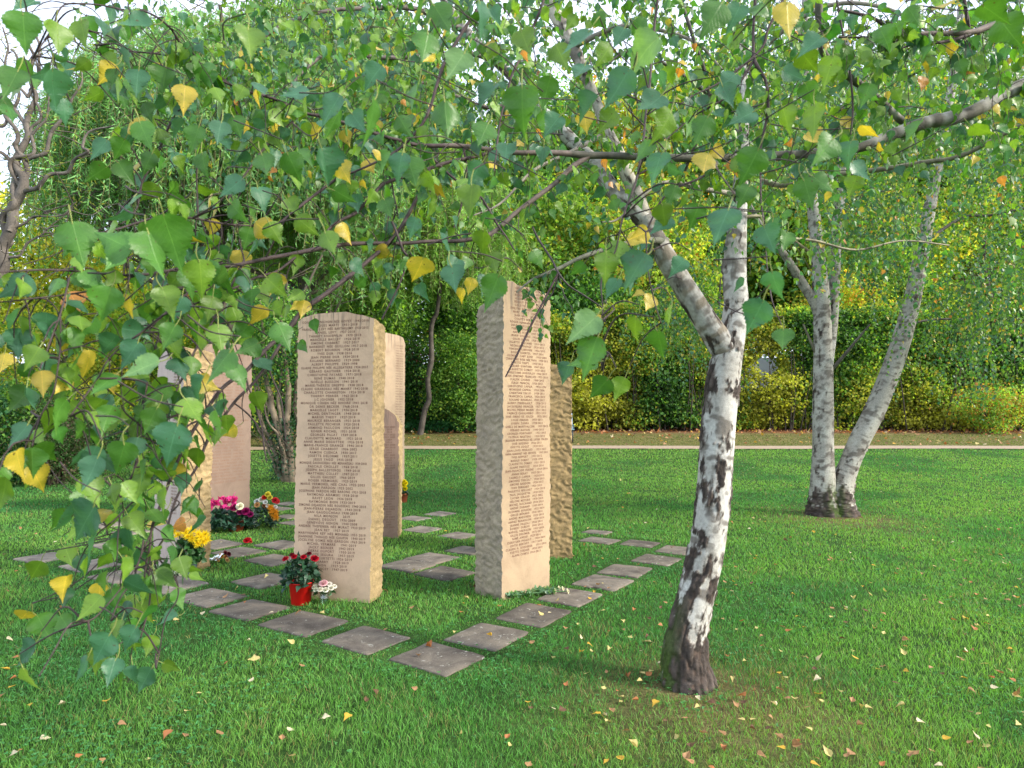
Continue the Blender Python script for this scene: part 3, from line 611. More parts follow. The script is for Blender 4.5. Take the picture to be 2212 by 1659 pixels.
# ================================================================ GRASS
def build_grass():
    rg = np.random.default_rng(11); Z = []
    # distance from a 1/y^2 law so that the lawn stays equally dense in the picture
    y0, y1 = 2.3, 27.6; n = 600000
    # density K/y^2 per m2, width 1.75 y  => p(y) ~ 1/y
    y = y0 * (y1 / y0) ** rg.random(n); x = (rg.random(n) - .5) * (1.8 * y + 4.5)
    keep = ~in_slab(x, y, .010); keep &= (np.abs(y - path_y(x)) > .50 + .12 * rg.random(n))
    thin = np.clip((fbm(np.stack([x * 3.1, y * 3.1, 0 * x], -1), 3, 91) - .60) * 3 + .7 * np.exp(-((x - 1.15) ** 2 + (y - 3.75) ** 2) / .5) + .7 * np.exp(-((x - 4.95) ** 2 + (y - 10.1) ** 2) / .9), 0, .6) * (y < 22); keep &= rg.random(n) > thin
    for (cx, cy, r) in ((.98, 3.95, .17), (4.93, 10.4, .42)): keep &= (x - cx) ** 2 + (y - cy) ** 2 > r * r
    x, y = x[keep], y[keep]; n = len(x)
    patch = fbm(np.stack([x * .7, y * .7, 0 * x], -1), 4, 33); pat2 = fbm(np.stack([x * 3.1, y * 3.1, 0 * x], -1), 3, 35)
    edge = in_slab(x, y, .075)
    h = (.014 + .030 * pat2 + .014 * rg.random(n) ** 2) * np.where(edge, .42, 1); wd = np.maximum(.0022, .00078 * y) * rg.uniform(.8, 1.5, n)
    th_ = rg.uniform(0, 2 * np.pi, n); lean = rg.uniform(.25, 1.1, n) * h; la = rg.uniform(0, 2 * np.pi, n)
    g = np.array([.095, .29, .066]); dry = np.array([.27, .25, .10]); bl = np.array([.044, .185, .062])
    a = np.clip((.6 * patch + .4 * fbm(np.stack([x * .22, y * .22, 0 * x], -1), 2, 39) - .42) * 5 + .35 * np.clip((x - .8) / 2, 0, 1), 0, 1)[:, None]  # lighter towards the right: sunlit lawn painted into the blade colour
    C = g * (1 - a) + np.array([.19, .375, .078]) * a
    b = np.clip((.46 - patch) * 6, 0, 1)[:, None] * .7; C = C * (1 - b) + bl * b
    dr = (rg.random(n) < .05 + .30 * 1.3 * np.clip(1 - np.hypot(x - 1.1, y - 3.7) / 1.2, 0, 1) + .22 * np.clip(1 - np.hypot(x - 4.9, y - 10.2) / 1.8, 0, 1) + .25 * np.clip((pat2 - .62) * 5, 0, 1))[:, None]
    C = np.where(dr, dry * rg.uniform(.7, 1.3, (n, 1)), C * rg.uniform(.7, 1.35, (n, 1)))
    vg = (y > path_y(x))[:, None]; C = np.where(vg, np.array([.13, .17, .045]) * rg.uniform(.6, 1.4, (n, 1)), C); h = np.where(y > path_y(x), h * .7, h)
    zz = th(y) + .012 * 0
    B = np.stack([x, y, zz], -1); W = np.stack([np.cos(th_), np.sin(th_), 0 * th_], -1) * wd[:, None] / 2; Ld = np.stack([np.cos(la), np.sin(la), 0 * la], -1) * lean[:, None]
    up = np.array([0, 0, 1.])
    M = B + Ld * .35 + up * (h * .6)[:, None]; T = B + Ld + up * h[:, None]
    V = np.stack([B - W, B + W, M + W * .8, M - W * .8, T], 1); i = np.arange(n)[:, None] * 5
    mb = MB(); CC = np.repeat(C[:, None], 5, 1); CC[:, :2] *= .8; 
    mb.add(V.reshape(-1, 3), [i + np.array([[0, 1, 2, 3]]), i + np.array([[3, 2, 4]])], CC.reshape(-1, 3))
    tag(mb.build('grass', M_grass, smooth=False), 'short mown green grass covering the whole lawn', 'grass', kind='stuff')
    # clover and small weeds
    n = 85000; y = 2.3 * (16 / 2.3) ** rg.random(n); x = (rg.random(n) - .5) * (1.8 * y + 4)
    m = fbm(np.stack([x * 1.3, y * 1.3, 0 * x], -1), 4, 71); near = in_slab(x, y, .22); close = in_slab(x, y, .06)
    keep = (~in_slab(x, y, .015)) & ~(close & (rg.random(n) < .6)) & ((rg.random(n) < np.clip((m - .49) * 6, .03, .8)) | (near & (rg.random(n) < .8)))
    x, y = x[keep], y[keep]; n = len(x); mb = MB()
    hgt = th(y) + rg.uniform(.008, .034, n); s = rg.uniform(.006, .014, n) * (1 + .05 * y); a0 = rg.uniform(0, 6.3, n)
    C = np.array([.055, .21, .068]) * rg.uniform(.7, 1.5, (n, 1)) + np.array([.03, .03, 0]) * rg.random((n, 1))
    for k in range(3):
        a = a0 + k * 2.1; D = np.stack([np.cos(a), np.sin(a), rg.uniform(-.2, .5, n)], -1); Nn = rg.normal(0, .35, (n, 3)) + up
        add_leaves(mb, np.stack([x, y, hgt], -1), D, Nn, s, C, 'far', .2, .2, rg)
    tag(mb.build('clover', M_grass, smooth=False), 'low clover and small broad leaved weeds growing in the lawn', 'clover', kind='stuff')
build_grass()

# ================================================================ FALLEN LEAVES
FC = [('pale yellow', (.50, .42, .16)), ('golden yellow', (.52, .32, .04)), ('tan brown', (.34, .19, .09)), ('orange brown', (.36, .14, .05)), ('cream', (.54, .47, .31)), ('dark brown', (.13, .07, .04))]
def build_fallen():
    rg = np.random.default_rng(5)
    named = [(548, 1433, 0, .085, 'large folded pale yellow leaf lying on the grass in front of the paving'), (232, 1522, 1, .05, 'golden leaf on the grass at the lower left, below the hanging twigs'),
             (408, 1548, 0, .045, 'yellow round leaf on the bottom left lawn beside a pale one'), (360, 1600, 3, .06, 'curled orange brown leaf near the bottom left of the lawn'), (98, 1602, 4, .045, 'cream leaf alone in the bottom left corner of the lawn'),
             (1397, 1391, 4, .06, 'cream round leaf on the grass just left of the birch trunk'), (1440, 1480, 3, .055, 'orange leaf lying against the foot of the near birch trunk'), (30, 1428, 3, .05, 'pinkish orange leaf at the far left edge of the lawn'),
             (748, 1562, 1, .05, 'golden leaf standing in the grass below the big pale leaf'), (1990, 1573, 4, .05, 'cream leaf at the lower right of the lawn'), (1768, 1508, 1, .06, 'yellow leaf right of the birch foot in the lower lawn'),
             (629, 1584, 4, .045, 'small cream leaf at the bottom middle left'), (705, 1562, 4, .045, 'twisted cream leaf between two golden leaves in the lower lawn'), (1286, 1558, 1, .05, 'golden leaf below and left of the birch foot'),
             (1415, 1530, 1, .05, 'golden leaf directly below the birch foot'), (1978, 1640, 2, .055, 'tan leaf at the lower right edge of the photo'), (440, 1332, 4, .05, 'whitish leaf on the grass below the cracked slab'),
             (925, 1402, 3, .05, 'orange leaf lying on the corner slab'), (905, 1424, 2, .04, 'tan leaf in the joint beside the corner slab')]
    meshes = {}
    for ci, (nm, c) in enumerate(FC):
        for v in range(4):
            r = np.random.default_rng(ci * 10 + v); mb = MB()
            add_leaves(mb, [[0, -.5, 0]], [[0, 1, .05]], [[0, 0, 1]], 1.0, [c], 'near', .22 if v != 1 else .6, .14, r)
            V = mb.v[0]; V[:, 2] -= V[:, 2].min() - .02
            t = np.linspace(0, 1, 5)[:, None]; tube(mb, np.array([[0, -.5, V[0, 2]]]) * (1 - t) + t * np.array([[.12, -.95, .02]]), .012, 4, c)
            o = mb.build('fallen_leaf', M_fallen); meshes[(ci, v)] = o.data; bpy.data.objects.remove(o)
    def put(x, y, ci, s, lab, grp):
        o = bpy.data.objects.new('fallen_leaf', meshes[(ci, int(rg.integers(4)))]); COL.objects.link(o)
        onslab = bool(in_slab(np.array([x]), np.array([y]))[0])
        o.location = (x, y, float(th(y)) + (.016 if onslab else rg.uniform(.012, .030))); o.scale = (s, s, s)
        o.rotation_euler = (rg.normal(0, .18) * (not onslab), rg.normal(0, .18) * (not onslab), rg.uniform(0, 6.28)); tag(o, lab, 'leaf', grp)
    LM = [('the near birch', G(1485, 1462)), ('the forked birch', G(1800, 1112)), ('the corner slab', G(945, 1424)), ('the red pot', G(650, 1304)), ('the tallest stone', G(1110, 1290)), ('the cracked slab', G(452, 1292)),
          ('the big pale leaf', G(548, 1433)), ('the round cream leaf', G(1397, 1391)), ('the rough stone', G(1236, 1206)), ('the blue pot', G(408, 1240)), ('the front stone', G(799, 1303)), ('the red flower head', G(534, 1176))]
    seen = set()
    def where(x, y, c):
        order = sorted(LM, key=lambda q: (q[1][0] - x) ** 2 + (q[1][1] - y) ** 2)
        def dr(p): 
            a_ = math.degrees(math.atan2(y - p[1], x - p[0])) % 360; return ['right of', 'behind', 'left of', 'in front of'][int((a_ + 45) // 90) % 4]
        for tot in range(1, 22):
            for i in range(12):
                j = tot - i
                if j <= i or j > 11: continue
                lab = '%s leaf %s %s, %s %s' % (c, dr(order[i][1]), order[i][0], dr(order[j][1]), order[j][0])
                if lab not in seen and len(lab.split()) <= 16: seen.add(lab); return lab
        return 'small fallen %s leaf lying loose on the lawn' % c
    for u, v, ci, s, lab in named:
        g = G(u, v); put(g[0], g[1], ci, s, lab, None)
    k = 0; mbr = MB(); tries = 0
    while k < 700:
        # more leaves to the right, thinning with distance as seen
        y = 2.9 * (19 / 2.9) ** (rg.random() ** 1.0); x = (rg.random() - .5) * 1.6 * y; tries += 1
        d = .28 + .5 * (x > .2) + .5 * math.exp(-((x - 4.9) ** 2 + (y - 9.5) ** 2) / 6) + .5 * math.exp(-((x - 1.2) ** 2 + (y - 3.8) ** 2) / 1.2)
        if rg.random() > d: continue
        ci = int(rg.choice(6, p=[.24, .13, .30, .13, .10, .10])); s = rg.uniform(.026, .044)
        if k < 250 and y < 11:
            put(x, y, ci, s, where(x, y, FC[ci][0]), 'small %s leaves scattered over the lawn' % FC[ci][0])
        else:
            add_leaves(mbr, [[x, y, float(th(y)) + .04]], [[rg.normal(), rg.normal(), .1]], [[rg.normal(0, .3), rg.normal(0, .3), 1]], s * 1.15, [FC[ci][1]], 'mid', .4, .3, rg)
        k += 1
    # litter on the bank along the hedge and on the verge
    n = 4200; y = rg.uniform(23.0, 30.5, n) ; x = rg.uniform(-16, 26, n); kp = rg.random(n) < np.where(y < 27.8, .15, .95); x, y = x[kp], y[kp]; n = len(x)
    cols = np.array([c for _, c in FC])[rg.choice(6, n, p=[.05, .12, .3, .33, .05, .15])]
    add_leaves(mbr, np.stack([x, y, th(y) + .03], -1), np.stack([rg.normal(0, 1, n), rg.normal(0, 1, n), .2 * np.ones(n)], -1), np.stack([rg.normal(0, .4, n), rg.normal(-.3, .4, n), np.ones(n)], -1), rg.uniform(.08, .16, n), cols, 'far', .4, .3, rg)
    tag(mbr.build('leaf_litter', M_fallen, smooth=False), 'scattered small fallen leaves further off and brown litter below the hedge', 'leaves', kind='stuff')
build_fallen()

# ================================================================ FLOWERS
def rose(mb, c, r, col, rg, up=(0, 0, 1)):
    """bloom of overlapping cupped petals"""
    up = nrm(np.array(up, float)); a = nrm(np.cross(up, [.3, .9, .1])); b = np.cross(up, a)
    for ring, (n, rad, tilt) in enumerate(((3, .28, .15), (4, .5, .35), (5, .75, .62), (6, 1.0, .95))):
        for k in range(n):
            an = 2 * np.pi * (k + .5 * ring) / n + rg.normal(0, .15)
            d = math.cos(an) * a + math.sin(an) * b; s = math.cos(an + np.pi / 2) * a + math.sin(an + np.pi / 2) * b
            V = []; nu, nv = 5, 5
            for i in range(nu):
                t = i / (nu - 1); w_ = math.sin(np.pi * (.18 + .62 * t)) * rad * .62
                for j in range(nv):
                    q = (j / (nv - 1) - .5) * 2
                    out = rad * (math.sin(t * (1.0 + tilt * .9)) * .85) - .18 * rad * q * q
                    z = .9 * t * math.cos(tilt * t) - .12 * ring * t ** 3 + .05 * q * q
                    V.append(np.array(c) + r * (d * out + s * w_ * q + up * (z - .3)))
            f = [(i * nv + j, i * nv + j + 1, (i + 1) * nv + j + 1, (i + 1) * nv + j) for i in range(nu - 1) for j in range(nv - 1)]
            cc = np.array(col) * (1 + rg.normal(0, .12)) * (1 - .10 * (3 - ring))
            mb.add(np.array(V), np.array(f), np.clip(cc, 0, 1))
def daisy(mb, c, r, col, rg, up, n=16, rings=3, heart=None):
    up = nrm(np.array(up, float)); a = nrm(np.cross(up, [.3, .2, .9])); b = np.cross(up, a)
    for ring in range(rings):
        an = np.linspace(0, 2 * np.pi, n, endpoint=False) + ring * .3 + rg.normal(0, .08, n)
        d = np.cos(an)[:, None] * a + np.sin(an)[:, None] * b; el = .15 + .4 * ring
        D = d * math.cos(el) + up * math.sin(el); Nn = up * math.cos(el) - d * math.sin(el)
        add_leaves(mb, np.tile(c, (n, 1)), D, Nn, r * rg.uniform(.8, 1.1, n) * (1 - .2 * ring), np.array(col) * rg.uniform(.85, 1.1, (n, 1)), 'narrow', .3, .25, rg)
def foliage_mound(mb, c, rad, hgt, n, size, cols, rg, kind='mid', up=.4):
    v = rand_dirs(n, rg); v[:, 2] = np.abs(v[:, 2]); rr = rg.uniform(.35, 1, n) ** .6
    P = np.array(c) + v * np.array([rad, rad, hgt]) * rr[:, None]
    D = nrm(v * [1, 1, .5] + rg.normal(0, .5, (n, 3)) + [0, 0, -.1]); Nn = nrm(v + [0, 0, up] + rg.normal(0, .4, (n, 3)))
    add_leaves(mb, P, D, Nn, size * rg.uniform(.7, 1.25, n), cols(n), kind, .35, .35, rg)
def pot(name_mat, r0, r1, h, rim, col, parent, pos, rough=.45):
    mb = MB(); lathe(mb, [(0, .0), (r0 * .9, 0), (r0, .004), (r1 * .985, h - rim), (r1 * 1.05, h - rim), (r1 * 1.06, h - .003), (r1 * 1.03, h), (r1 * .97, h), (r1 * .95, h - .02), (0, h - .022)], 28, pos, col)
    mm = principled(name_mat, col, rough, .4, vary=.06, vscale=14); o = mb.build('pot', mm, parent); 
    s = MB(); lathe(s, [(0, h - .014), (r1 * .5, h - .016), (r1 * .94, h - .019)], 16, pos, (.04, .03, .02)); s.build('soil', principled('potting_soil', (.04, .03, .02), .95, .1, vary=.3, vscale=90), parent)
    return o
def stems(mb, base, tips, r, col):
    for t in tips:
        t = np.array(t); b = np.array(base); m = (b + t) / 2 + [0, 0, .02]; tube(mb, spline([b, m, t], 3), r, 5, col)

def build_flowers():
    rg = np.random.default_rng(77)
    g = lambda c, lo=.7, hi=1.35: (lambda n: np.array(c) * rg.uniform(lo, hi, (n, 1)))
    # ---- red pot with red roses
    b = G(650, 1304); root = thing('potted_rose', 'dark leaved red rose bush in a bright red pot leaning on the front stone', 'potted plant', b)
    pot('red_plastic', .078, .100, .185, .004, (.80, .012, .010), root, (0, 0, 0))
    mb = MB(); foliage_mound(mb, (0, 0, .175), .145, .22, 330, .048, g((.020, .065, .032)), rg); foliage_mound(mb, (-.10, .02, .12), .06, .2, 60, .045, g((.03, .08, .07)), rg); mb.build('foliage', M_dark, root)
    mb = MB(); F_ = [(-.115, -.06, .385, .034), (-.045, -.05, .40, .032), (-.075, -.02, .41, .027), (.035, -.06, .40, .032), (.125, -.05, .385, .042), (.055, .03, .41, .025)]
    stems(mb, (0, 0, .14), [(x, y, z - .02) for x, y, z, r in F_], .003, (.05, .10, .03)); mb.build('stem', M_twig, root)
    for x, y, z, r in F_:
        mb = MB(); rose(mb, (x, y, z), r, (.42, .006, .022) if r > .028 else (.16, .01, .02), rg, (x * 3, -.5, 1)); mb.build('rose', M_petal, root)
    # ---- glass vase of pale roses
    b = G(700, 1307); root = thing('rose_vase', 'clear glass vase of white roses around one pink rose, right of the red pot', 'vase', b)
    m, n, o = mat('glass'); p = N_(n, 'ShaderNodeBsdfTransparent'); p.inputs[0].default_value = (.86, .93, .92, 1); gl = N_(n, 'ShaderNodeBsdfGlossy', Roughness=.06); ms = N_(n, 'ShaderNodeMixShader'); ms.inputs[0].default_value = .16; n.links.new(p.outputs[0], ms.inputs[1]); n.links.new(gl.outputs[0], ms.inputs[2]); n.links.new(ms.outputs[0], o.inputs[0])
    mb = MB(); lathe(mb, [(0, .0), (.032, 0), (.037, .004), (.039, .12), (.036, .12), (.034, .01), (0, .008)], 24, (0, 0, 0), (.9, .9, .9)); mb.build('vase', m, root)
    mb = MB(); stems(mb, (0, 0, .015), [(.03 * math.cos(a), .03 * math.sin(a), .14) for a in np.arange(0, 6, .7)], .003, (.10, .17, .06)); mb.build('stem', M_twig, root)
    mb = MB(); foliage_mound(mb, (0, 0, .10), .08, .06, 40, .035, g((.03, .09, .03)), rg); mb.build('foliage', M_dark, root)
    for x, y, z, r, c in [(-.075, -.02, .155, .030, (.78, .78, .62)), (-.055, -.05, .140, .028, (.74, .78, .60)), (-.015, -.065, .145, .030, (.82, .80, .66)), (.028, -.06, .14, .032, (.80, .80, .66)), (.068, -.04, .150, .030, (.80, .79, .66)), (.088, -.01, .155, .025, (.80, .80, .70)), (.045, -.01, .175, .028, (.82, .80, .72)), (-.04, .03, .17, .028, (.78, .76, .64)), (.0, -.025, .185, .042, (.80, .50, .52))]:
        mb = MB(); rose(mb, (x, y, z), r, c, rg, (x * 5, -.6, 1)); mb.build('rose', M_petal, root)
    # ---- yellow chrysanthemums in grey blue pot
    b = G(408, 1240); root = thing('potted_chrysanthemum', 'yellow spiky chrysanthemums in a grey blue pot before the near left stone', 'potted plant', b)
    pot('grey_blue_plastic', .064, .079, .135, .012, (.22, .27, .38), root, (0, 0, 0))
    mb = MB(); foliage_mound(mb, (0, 0, .12), .13, .26, 420, .050, g((.030, .10, .022)), rg, 'mid'); mb.build('foliage', M_dark, root)
    for x, y, z in [(-.14, -.02, .42), (-.09, -.05, .39), (-.055, 0, .43), (-.01, -.05, .41), (.03, .0, .43), (.06, -.07, .36), (.10, -.03, .395), (.13, -.05, .37), (.155, -.01, .39), (.11, -.06, .31), (.15, -.03, .32), (.02, -.08, .38), (-.11, .04, .36), (.17, .0, .34), (.0, .05, .41)]:
        mb = MB(); daisy(mb, np.array([x, y, z]), .058, (.86, .66, .015), rg, (x * 3 + rg.normal(0, .2), -.9, .7 + rg.normal(0, .2)), 15, 4); mb.build('flower', M_petal, root)
    # ---- pink cyclamens
    b = G(487, 1148); root = thing('potted_cyclamen', 'pink and purple cyclamens with dark leaves in a red pot against the reddish brown stone', 'potted plant', b)
    pot('terracotta_red', .085, .11, .15, .015, (.32, .06, .03), root, (.14, .02, 0)); 
    mb = MB(); foliage_mound(mb, (-.06, 0, .06), .27, .22, 300, .085, g((.018, .06, .035)), rg); foliage_mound(mb, (.25, 0, .1), .12, .2, 100, .07, g((.016, .055, .03)), rg); mb.build('foliage', M_dark, root)
    for k in range(34):
        x = rg.uniform(-.28, .18); z = .30 + rg.uniform(0, .13); y = rg.uniform(-.12, .05); mb = MB()
        for q in range(5):
            a = rg.uniform(0, 6.28); add_leaves(mb, [[x, y, z]], [[math.cos(a), math.sin(a) * .5, .9]], [[math.sin(a), -1, .2]], .062, [np.array((.70, .05, .26)) * rg.uniform(.7, 1.2)], 'mid', .3, .3, rg)
        mb.build('flower', M_petal, root)
    for x, z, c, r in ((.14, .33, (.22, .01, .07), .06), (.30, .28, (.22, .005, .08), .065), (.36, .24, (.2, .005, .08), .05), (.22, .27, (.26, .01, .1), .05), (.22, .345, (.80, .80, .60), .062)):
        mb = MB(); rose(mb, (x, -.08, z), r, c, rg, (.2, -1, .6)); mb.build('flower', M_petal, root)
    # ---- mixed bouquet
    b = G(557, 1140); root = thing('bouquet', 'mixed bouquet of red, white, yellow and orange flowers with white baby breath behind the stones', 'bouquet', b)
    mb = MB(); foliage_mound(mb, (.02, .05, .02), .26, .30, 330, .06, g((.02, .06, .03)), rg); mb.build('foliage', M_dark, root)
    mb = MB(); n = 420; P = rand_dirs(n, rg) * rg.uniform(.3, 1, (n, 1)) * [.13, .09, .15] + [-.06, -.12, .14]; 
    add_leaves(mb, P, rand_dirs(n, rg), rand_dirs(n, rg), .013, np.array((.8, .8, .76)), 'far', .3, .2, rg); mb.build('baby_breath', M_petal, root)
    for x, y, z, c, r in [(.09, -.02, .42, (.65, .04, .02), .045), (.13, 0, .46, (.70, .62, .05), .05), (.17, -.03, .42, (.62, .55, .06), .045), (.24, -.02, .38, (.62, .03, .04), .055), (.26, 0, .36, (.60, .02, .03), .045), (.05, -.02, .39, (.8, .8, .68), .05), (-.02, 0, .36, (.7, .75, .72), .05), (.0, -.04, .32, (.75, .45, .18), .05), (.12, -.06, .36, (.85, .85, .8), .04), (.15, -.05, .31, (.85, .85, .8), .035), (.08, .0, .30, (.70, .28, .08), .04), (-.14, -.02, .24, (.55, .16, .05), .035), (.25, -.04, .29, (.85, .84, .78), .04)]:
        mb = MB(); rose(mb, (x, y, z), r, c, rg, (x, -1, .8)); mb.build('flower', M_petal, root)
    for x, z in ((.23, .26), (.26, .22), (.24, .18), (.27, .15), (.21, .22), (.19, .29)):
        mb = MB(); daisy(mb, np.array([x, -.06, z]), .06, (.80, .36, .02), rg, (.4, -1, .4), 16, 3); mb.build('flower', M_petal, root)
    # ---- yellow pansies in terracotta pot
    b = G(868, 1086); root = thing('potted_pansy', 'small terracotta pot of bright yellow flowers in the grass beyond the brown stone', 'potted plant', b)
    pot('terracotta', .085, .11, .17, .02, (.42, .10, .045), root, (0, 0, 0), .8)
    mb = MB(); foliage_mound(mb, (-.02, 0, .15), .13, .2, 150, .06, g((.018, .06, .02)), rg); mb.build('foliage', M_dark, root)
    for x, z in ((.01, .37), (.05, .38), (.08, .35), (.06, .32), (.04, .29), (.07, .26), (.02, .33)):
        mb = MB(); rose(mb, (x, -.08, z), .05, (.86, .74, .01), rg, (0, -1, .5)); mb.build('flower', M_petal, root)
    # ---- loose red flower head
    b = G(534, 1176); mb = MB(); rose(mb, (0, 0, .05), .058, (.50, .008, .02), rg, (0, -.5, 1)); rose(mb, (.03, .02, .03), .03, (.36, .006, .02), rg, (.5, -.5, 1))
    o = mb.build('flower_head', M_petal); o.location = b; tag(o, 'single loose red flower head lying on the grass by the slabs', 'flower')
    # ---- wilted wrapped bouquet
    b = G(470, 1216); root = thing('wilted_bouquet', 'wilted orange and dark red bouquet in clear wrapping lying beside the yellow rough stone', 'bouquet', b)
    m = principled('cellophane', (.75, .78, .82), .12, .6, Transmission_Weight=.75); mb = MB()
    P = []
    for i in range(9):
        for j in range(7): 
            t = i / 8; a = (j / 6 - .5) * 2.6; r = .02 + .07 * t + rg.normal(0, .006); P.append((-.10 + .17 * t, r * math.sin(a) - .02, .03 + r * math.cos(a) * .8))
    mb.add(np.array(P), np.array([(i * 7 + j, i * 7 + j + 1, i * 7 + j + 8, i * 7 + j + 7) for i in range(8) for j in range(6)])); mb.build('wrapping', m, root, smooth=False)
    mb = MB(); stems(mb, (-.14, 0, .02), [(.04, y, .05) for y in (-.04, 0, .04)], .004, (.10, .13, .05)); mb.build('stem', M_twig, root)
    for x, y, z, c in [(.05, -.03, .08, (.60, .30, .04)), (.09, -.01, .06, (.45, .16, .04)), (.07, .03, .10, (.18, .02, .03)), (.11, .02, .09, (.14, .02, .03)), (.12, -.04, .04, (.58, .38, .16)), (.03, -.06, .05, (.55, .30, .05))]:
        mb = MB(); rose(mb, (x, y, z), .032, c, rg, (1, -.3, .6)); mb.build('flower', M_petal, root)
    # ---- laid white roses
    b = G(1150, 1287); root = thing('laid_roses', 'cut white roses with long green stems laid at the foot of the tallest stone', 'roses', b)
    mb = MB()
    heads = [(.20, .03, .035), (.27, .06, .045), (.31, .02, .035), (.24, .10, .04)]
    for k, h in enumerate(heads): tube(mb, spline([(-.30 + .05 * k, -.14 + .02 * k, .02), (0, -.03 + .01 * k, .03), h], 4), .0045, 5, (.14, .28, .12))
    n = 90; t = rg.random(n); add_leaves(mb, np.stack([-.25 + .45 * t, -.10 + .14 * t + rg.normal(0, .02, n), .03 + rg.random(n) * .02], -1), rand_dirs(n, rg, -.2), rand_dirs(n, rg), .045, np.array((.16, .30, .17)) * rg.uniform(.7, 1.2, (n, 1)), 'mid', .3, .3, rg); mb.build('stem', M_leaf, root)
    for h in heads: mb = MB(); rose(mb, h, .026, (.82, .80, .58), rg, (1, -.2, .3)); mb.build('rose', M_petal, root)
    # ---- laid white tulips at the left stone
    b = G(356, 1246); root = thing('laid_tulips', 'white flowers with pale green stems laid on the slab before the near left stone', 'flowers', b); mb = MB()
    heads = [(.10, .02, .03), (.15, 0, .03), (.19, .03, .035), (.05, -.02, .03), (-.02, .04, .03)]
    for k, h in enumerate(heads): tube(mb, spline([(-.28 + .03 * k, .05 + .02 * k, .02), (-.1, .02, .035), h], 4), .004, 5, (.20, .34, .14))
    n = 50; t = rg.random(n); add_leaves(mb, np.stack([-.28 + .4 * t, .06 - .05 * t + rg.normal(0, .02, n), .03 + rg.random(n) * .02], -1), rand_dirs(n, rg, -.1), rand_dirs(n, rg), .07, np.array((.40, .52, .34)) * rg.uniform(.7, 1.2, (n, 1)), 'narrow', .3, .3, rg); mb.build('stem', M_leaf, root)
    for h in heads: mb = MB(); rose(mb, h, .028, (.80, .84, .66), rg, (1, -.1, .2)); mb.build('flower', M_petal, root)
build_flowers()

# ================================================================ BENCH
def build_bench():
    b = G(1238, 955); x, y, z = b; root = thing('park_bench', 'blue grey slatted metal bench on the verge beyond the stones', 'bench', b, rotz=math.pi * .0)
    root.location = (x - .72, y, z); teal = principled('bench_paint', (.10, .20, .24), .45, .5, vary=.08); blk = principled('bench_iron', (.02, .025, .03), .5, .5); pale = principled('bench_slat_paint', (.30, .40, .52), .45, .5, vary=.08)
    for k in range(4):
        mb = MB(); box(mb, (0, -.22 + .12 * k, .46), (1.5, .10, .035), bev=.006); mb.build('seat_slat', teal, root)
    for k in range(5):
        mb = MB(); box(mb, (0, .235 + .022 * k, .56 + .10 * k), (1.42, .022, .055), bev=.005); mb.build('back_slat', pale, root)
    for s in (-1, 1):
        mb = MB(); tube(mb, spline([(s * .70, .36, .02), (s * .70, .30, .25), (s * .70, .22, .46), (s * .70, .26, .7), (s * .70, .36, 1.04)], 4), .022, 6, cap=True); mb.build('back_frame', pale, root)
        mb = MB(); tube(mb, [(s * .68, -.26, .0), (s * .68, -.22, .44)], .026, 6, cap=True); tube(mb, [(s * .68, -.24, .2), (s * .68, .3, .2)], .016, 6); mb.build('leg', blk, root)
        mb = MB(); tube(mb, [(s * .60, .30, .0), (s * .66, .22, .44)], .026, 6, cap=True); mb.build('leg', blk, root)
        mb = MB(); box(mb, (s * .72, 0, .62), (.05, .5, .03), bev=.006); tube(mb, [(s * .72, -.22, .46), (s * .72, -.22, .61)], .014, 6); mb.build('armrest', teal, root)
build_bench()

# ================================================================ VAN behind the hedge
def build_van():
    y = 41.0; p = P3(1648, 800, y); root = thing('van', 'white van glimpsed through the hedge beside the birch trunk', 'van', (p[0], y, float(th(y))))
    z0 = 0.0
    prof = [(-2.5, .35), (-2.5, 1.1), (-2.42, 2.0), (-2.2, 2.12), (1.0, 2.12), (1.5, 1.95), (2.05, 1.2), (2.45, 1.0), (2.55, .75), (2.55, .35)]
    mb = MB(); n = len(prof); V = [(x, s * (.95 - .08 * (z > 1.5)), z + z0) for s in (-1, 1) for x, z in prof]
    mb.add(np.array(V), [np.array([[i, (i + 1) % n, n + (i + 1) % n, n + i] for i in range(n)])]); mb.add(np.array(V), [np.array([list(range(n))[::-1]]), np.array([list(range(n, 2 * n))])])
    mb.build('body', principled('white_car_paint', (.75, .76, .80), .25, .5), root, smooth=False)
    gl = principled('dark_glass', (.02, .025, .03), .1, .6)
    mb = MB(); mb.add(np.array([(.3, -.885, 1.25 + z0), (1.85, -.955, 1.25 + z0), (1.4, -.885, 1.85 + z0), (.3, -.885, 1.85 + z0)]) + [0, -.006, 0], np.array([[0, 1, 2, 3]])); mb.build('side_window', gl, root)
    mb = MB(); mb.add(np.array([(1.56, -.8, 1.92 + z0), (2.08, -.85, 1.22 + z0), (2.08, .85, 1.22 + z0), (1.56, .8, 1.92 + z0)]) + [.01, 0, .01], np.array([[0, 1, 2, 3]])); mb.build('windscreen', gl, root)
    for x in (-1.6, 1.65):
        for s in (-1, 1):
            w_ = thing('wheel', None, None, (x, s * .88, .34 + z0)); w_.parent = root; a = np.linspace(0, 2 * np.pi, 25)[:-1]
            for nm, r, h, m in (('tyre', .34, .11, principled('rubber', (.02, .02, .02), .8)), ('rim', .2, .12, principled('alloy', (.5, .5, .52), .3))):
                mb = MB(); lathe(mb, [(0, -h), (r * .95, -h), (r, -h * .7), (r, h * .7), (r * .95, h), (0, h)], 24); V = mb.v[0]; mb.v[0] = V[:, [0, 2, 1]]; mb.build(nm, m, w_)
    for s in (-1, 1):
        mb = MB(); box(mb, (2.5, s * .72, .85 + z0), (.08, .3, .16), bev=.02); mb.build('headlight', principled('lamp_glass', (.8, .8, .8), .1, .6), root)
build_van()
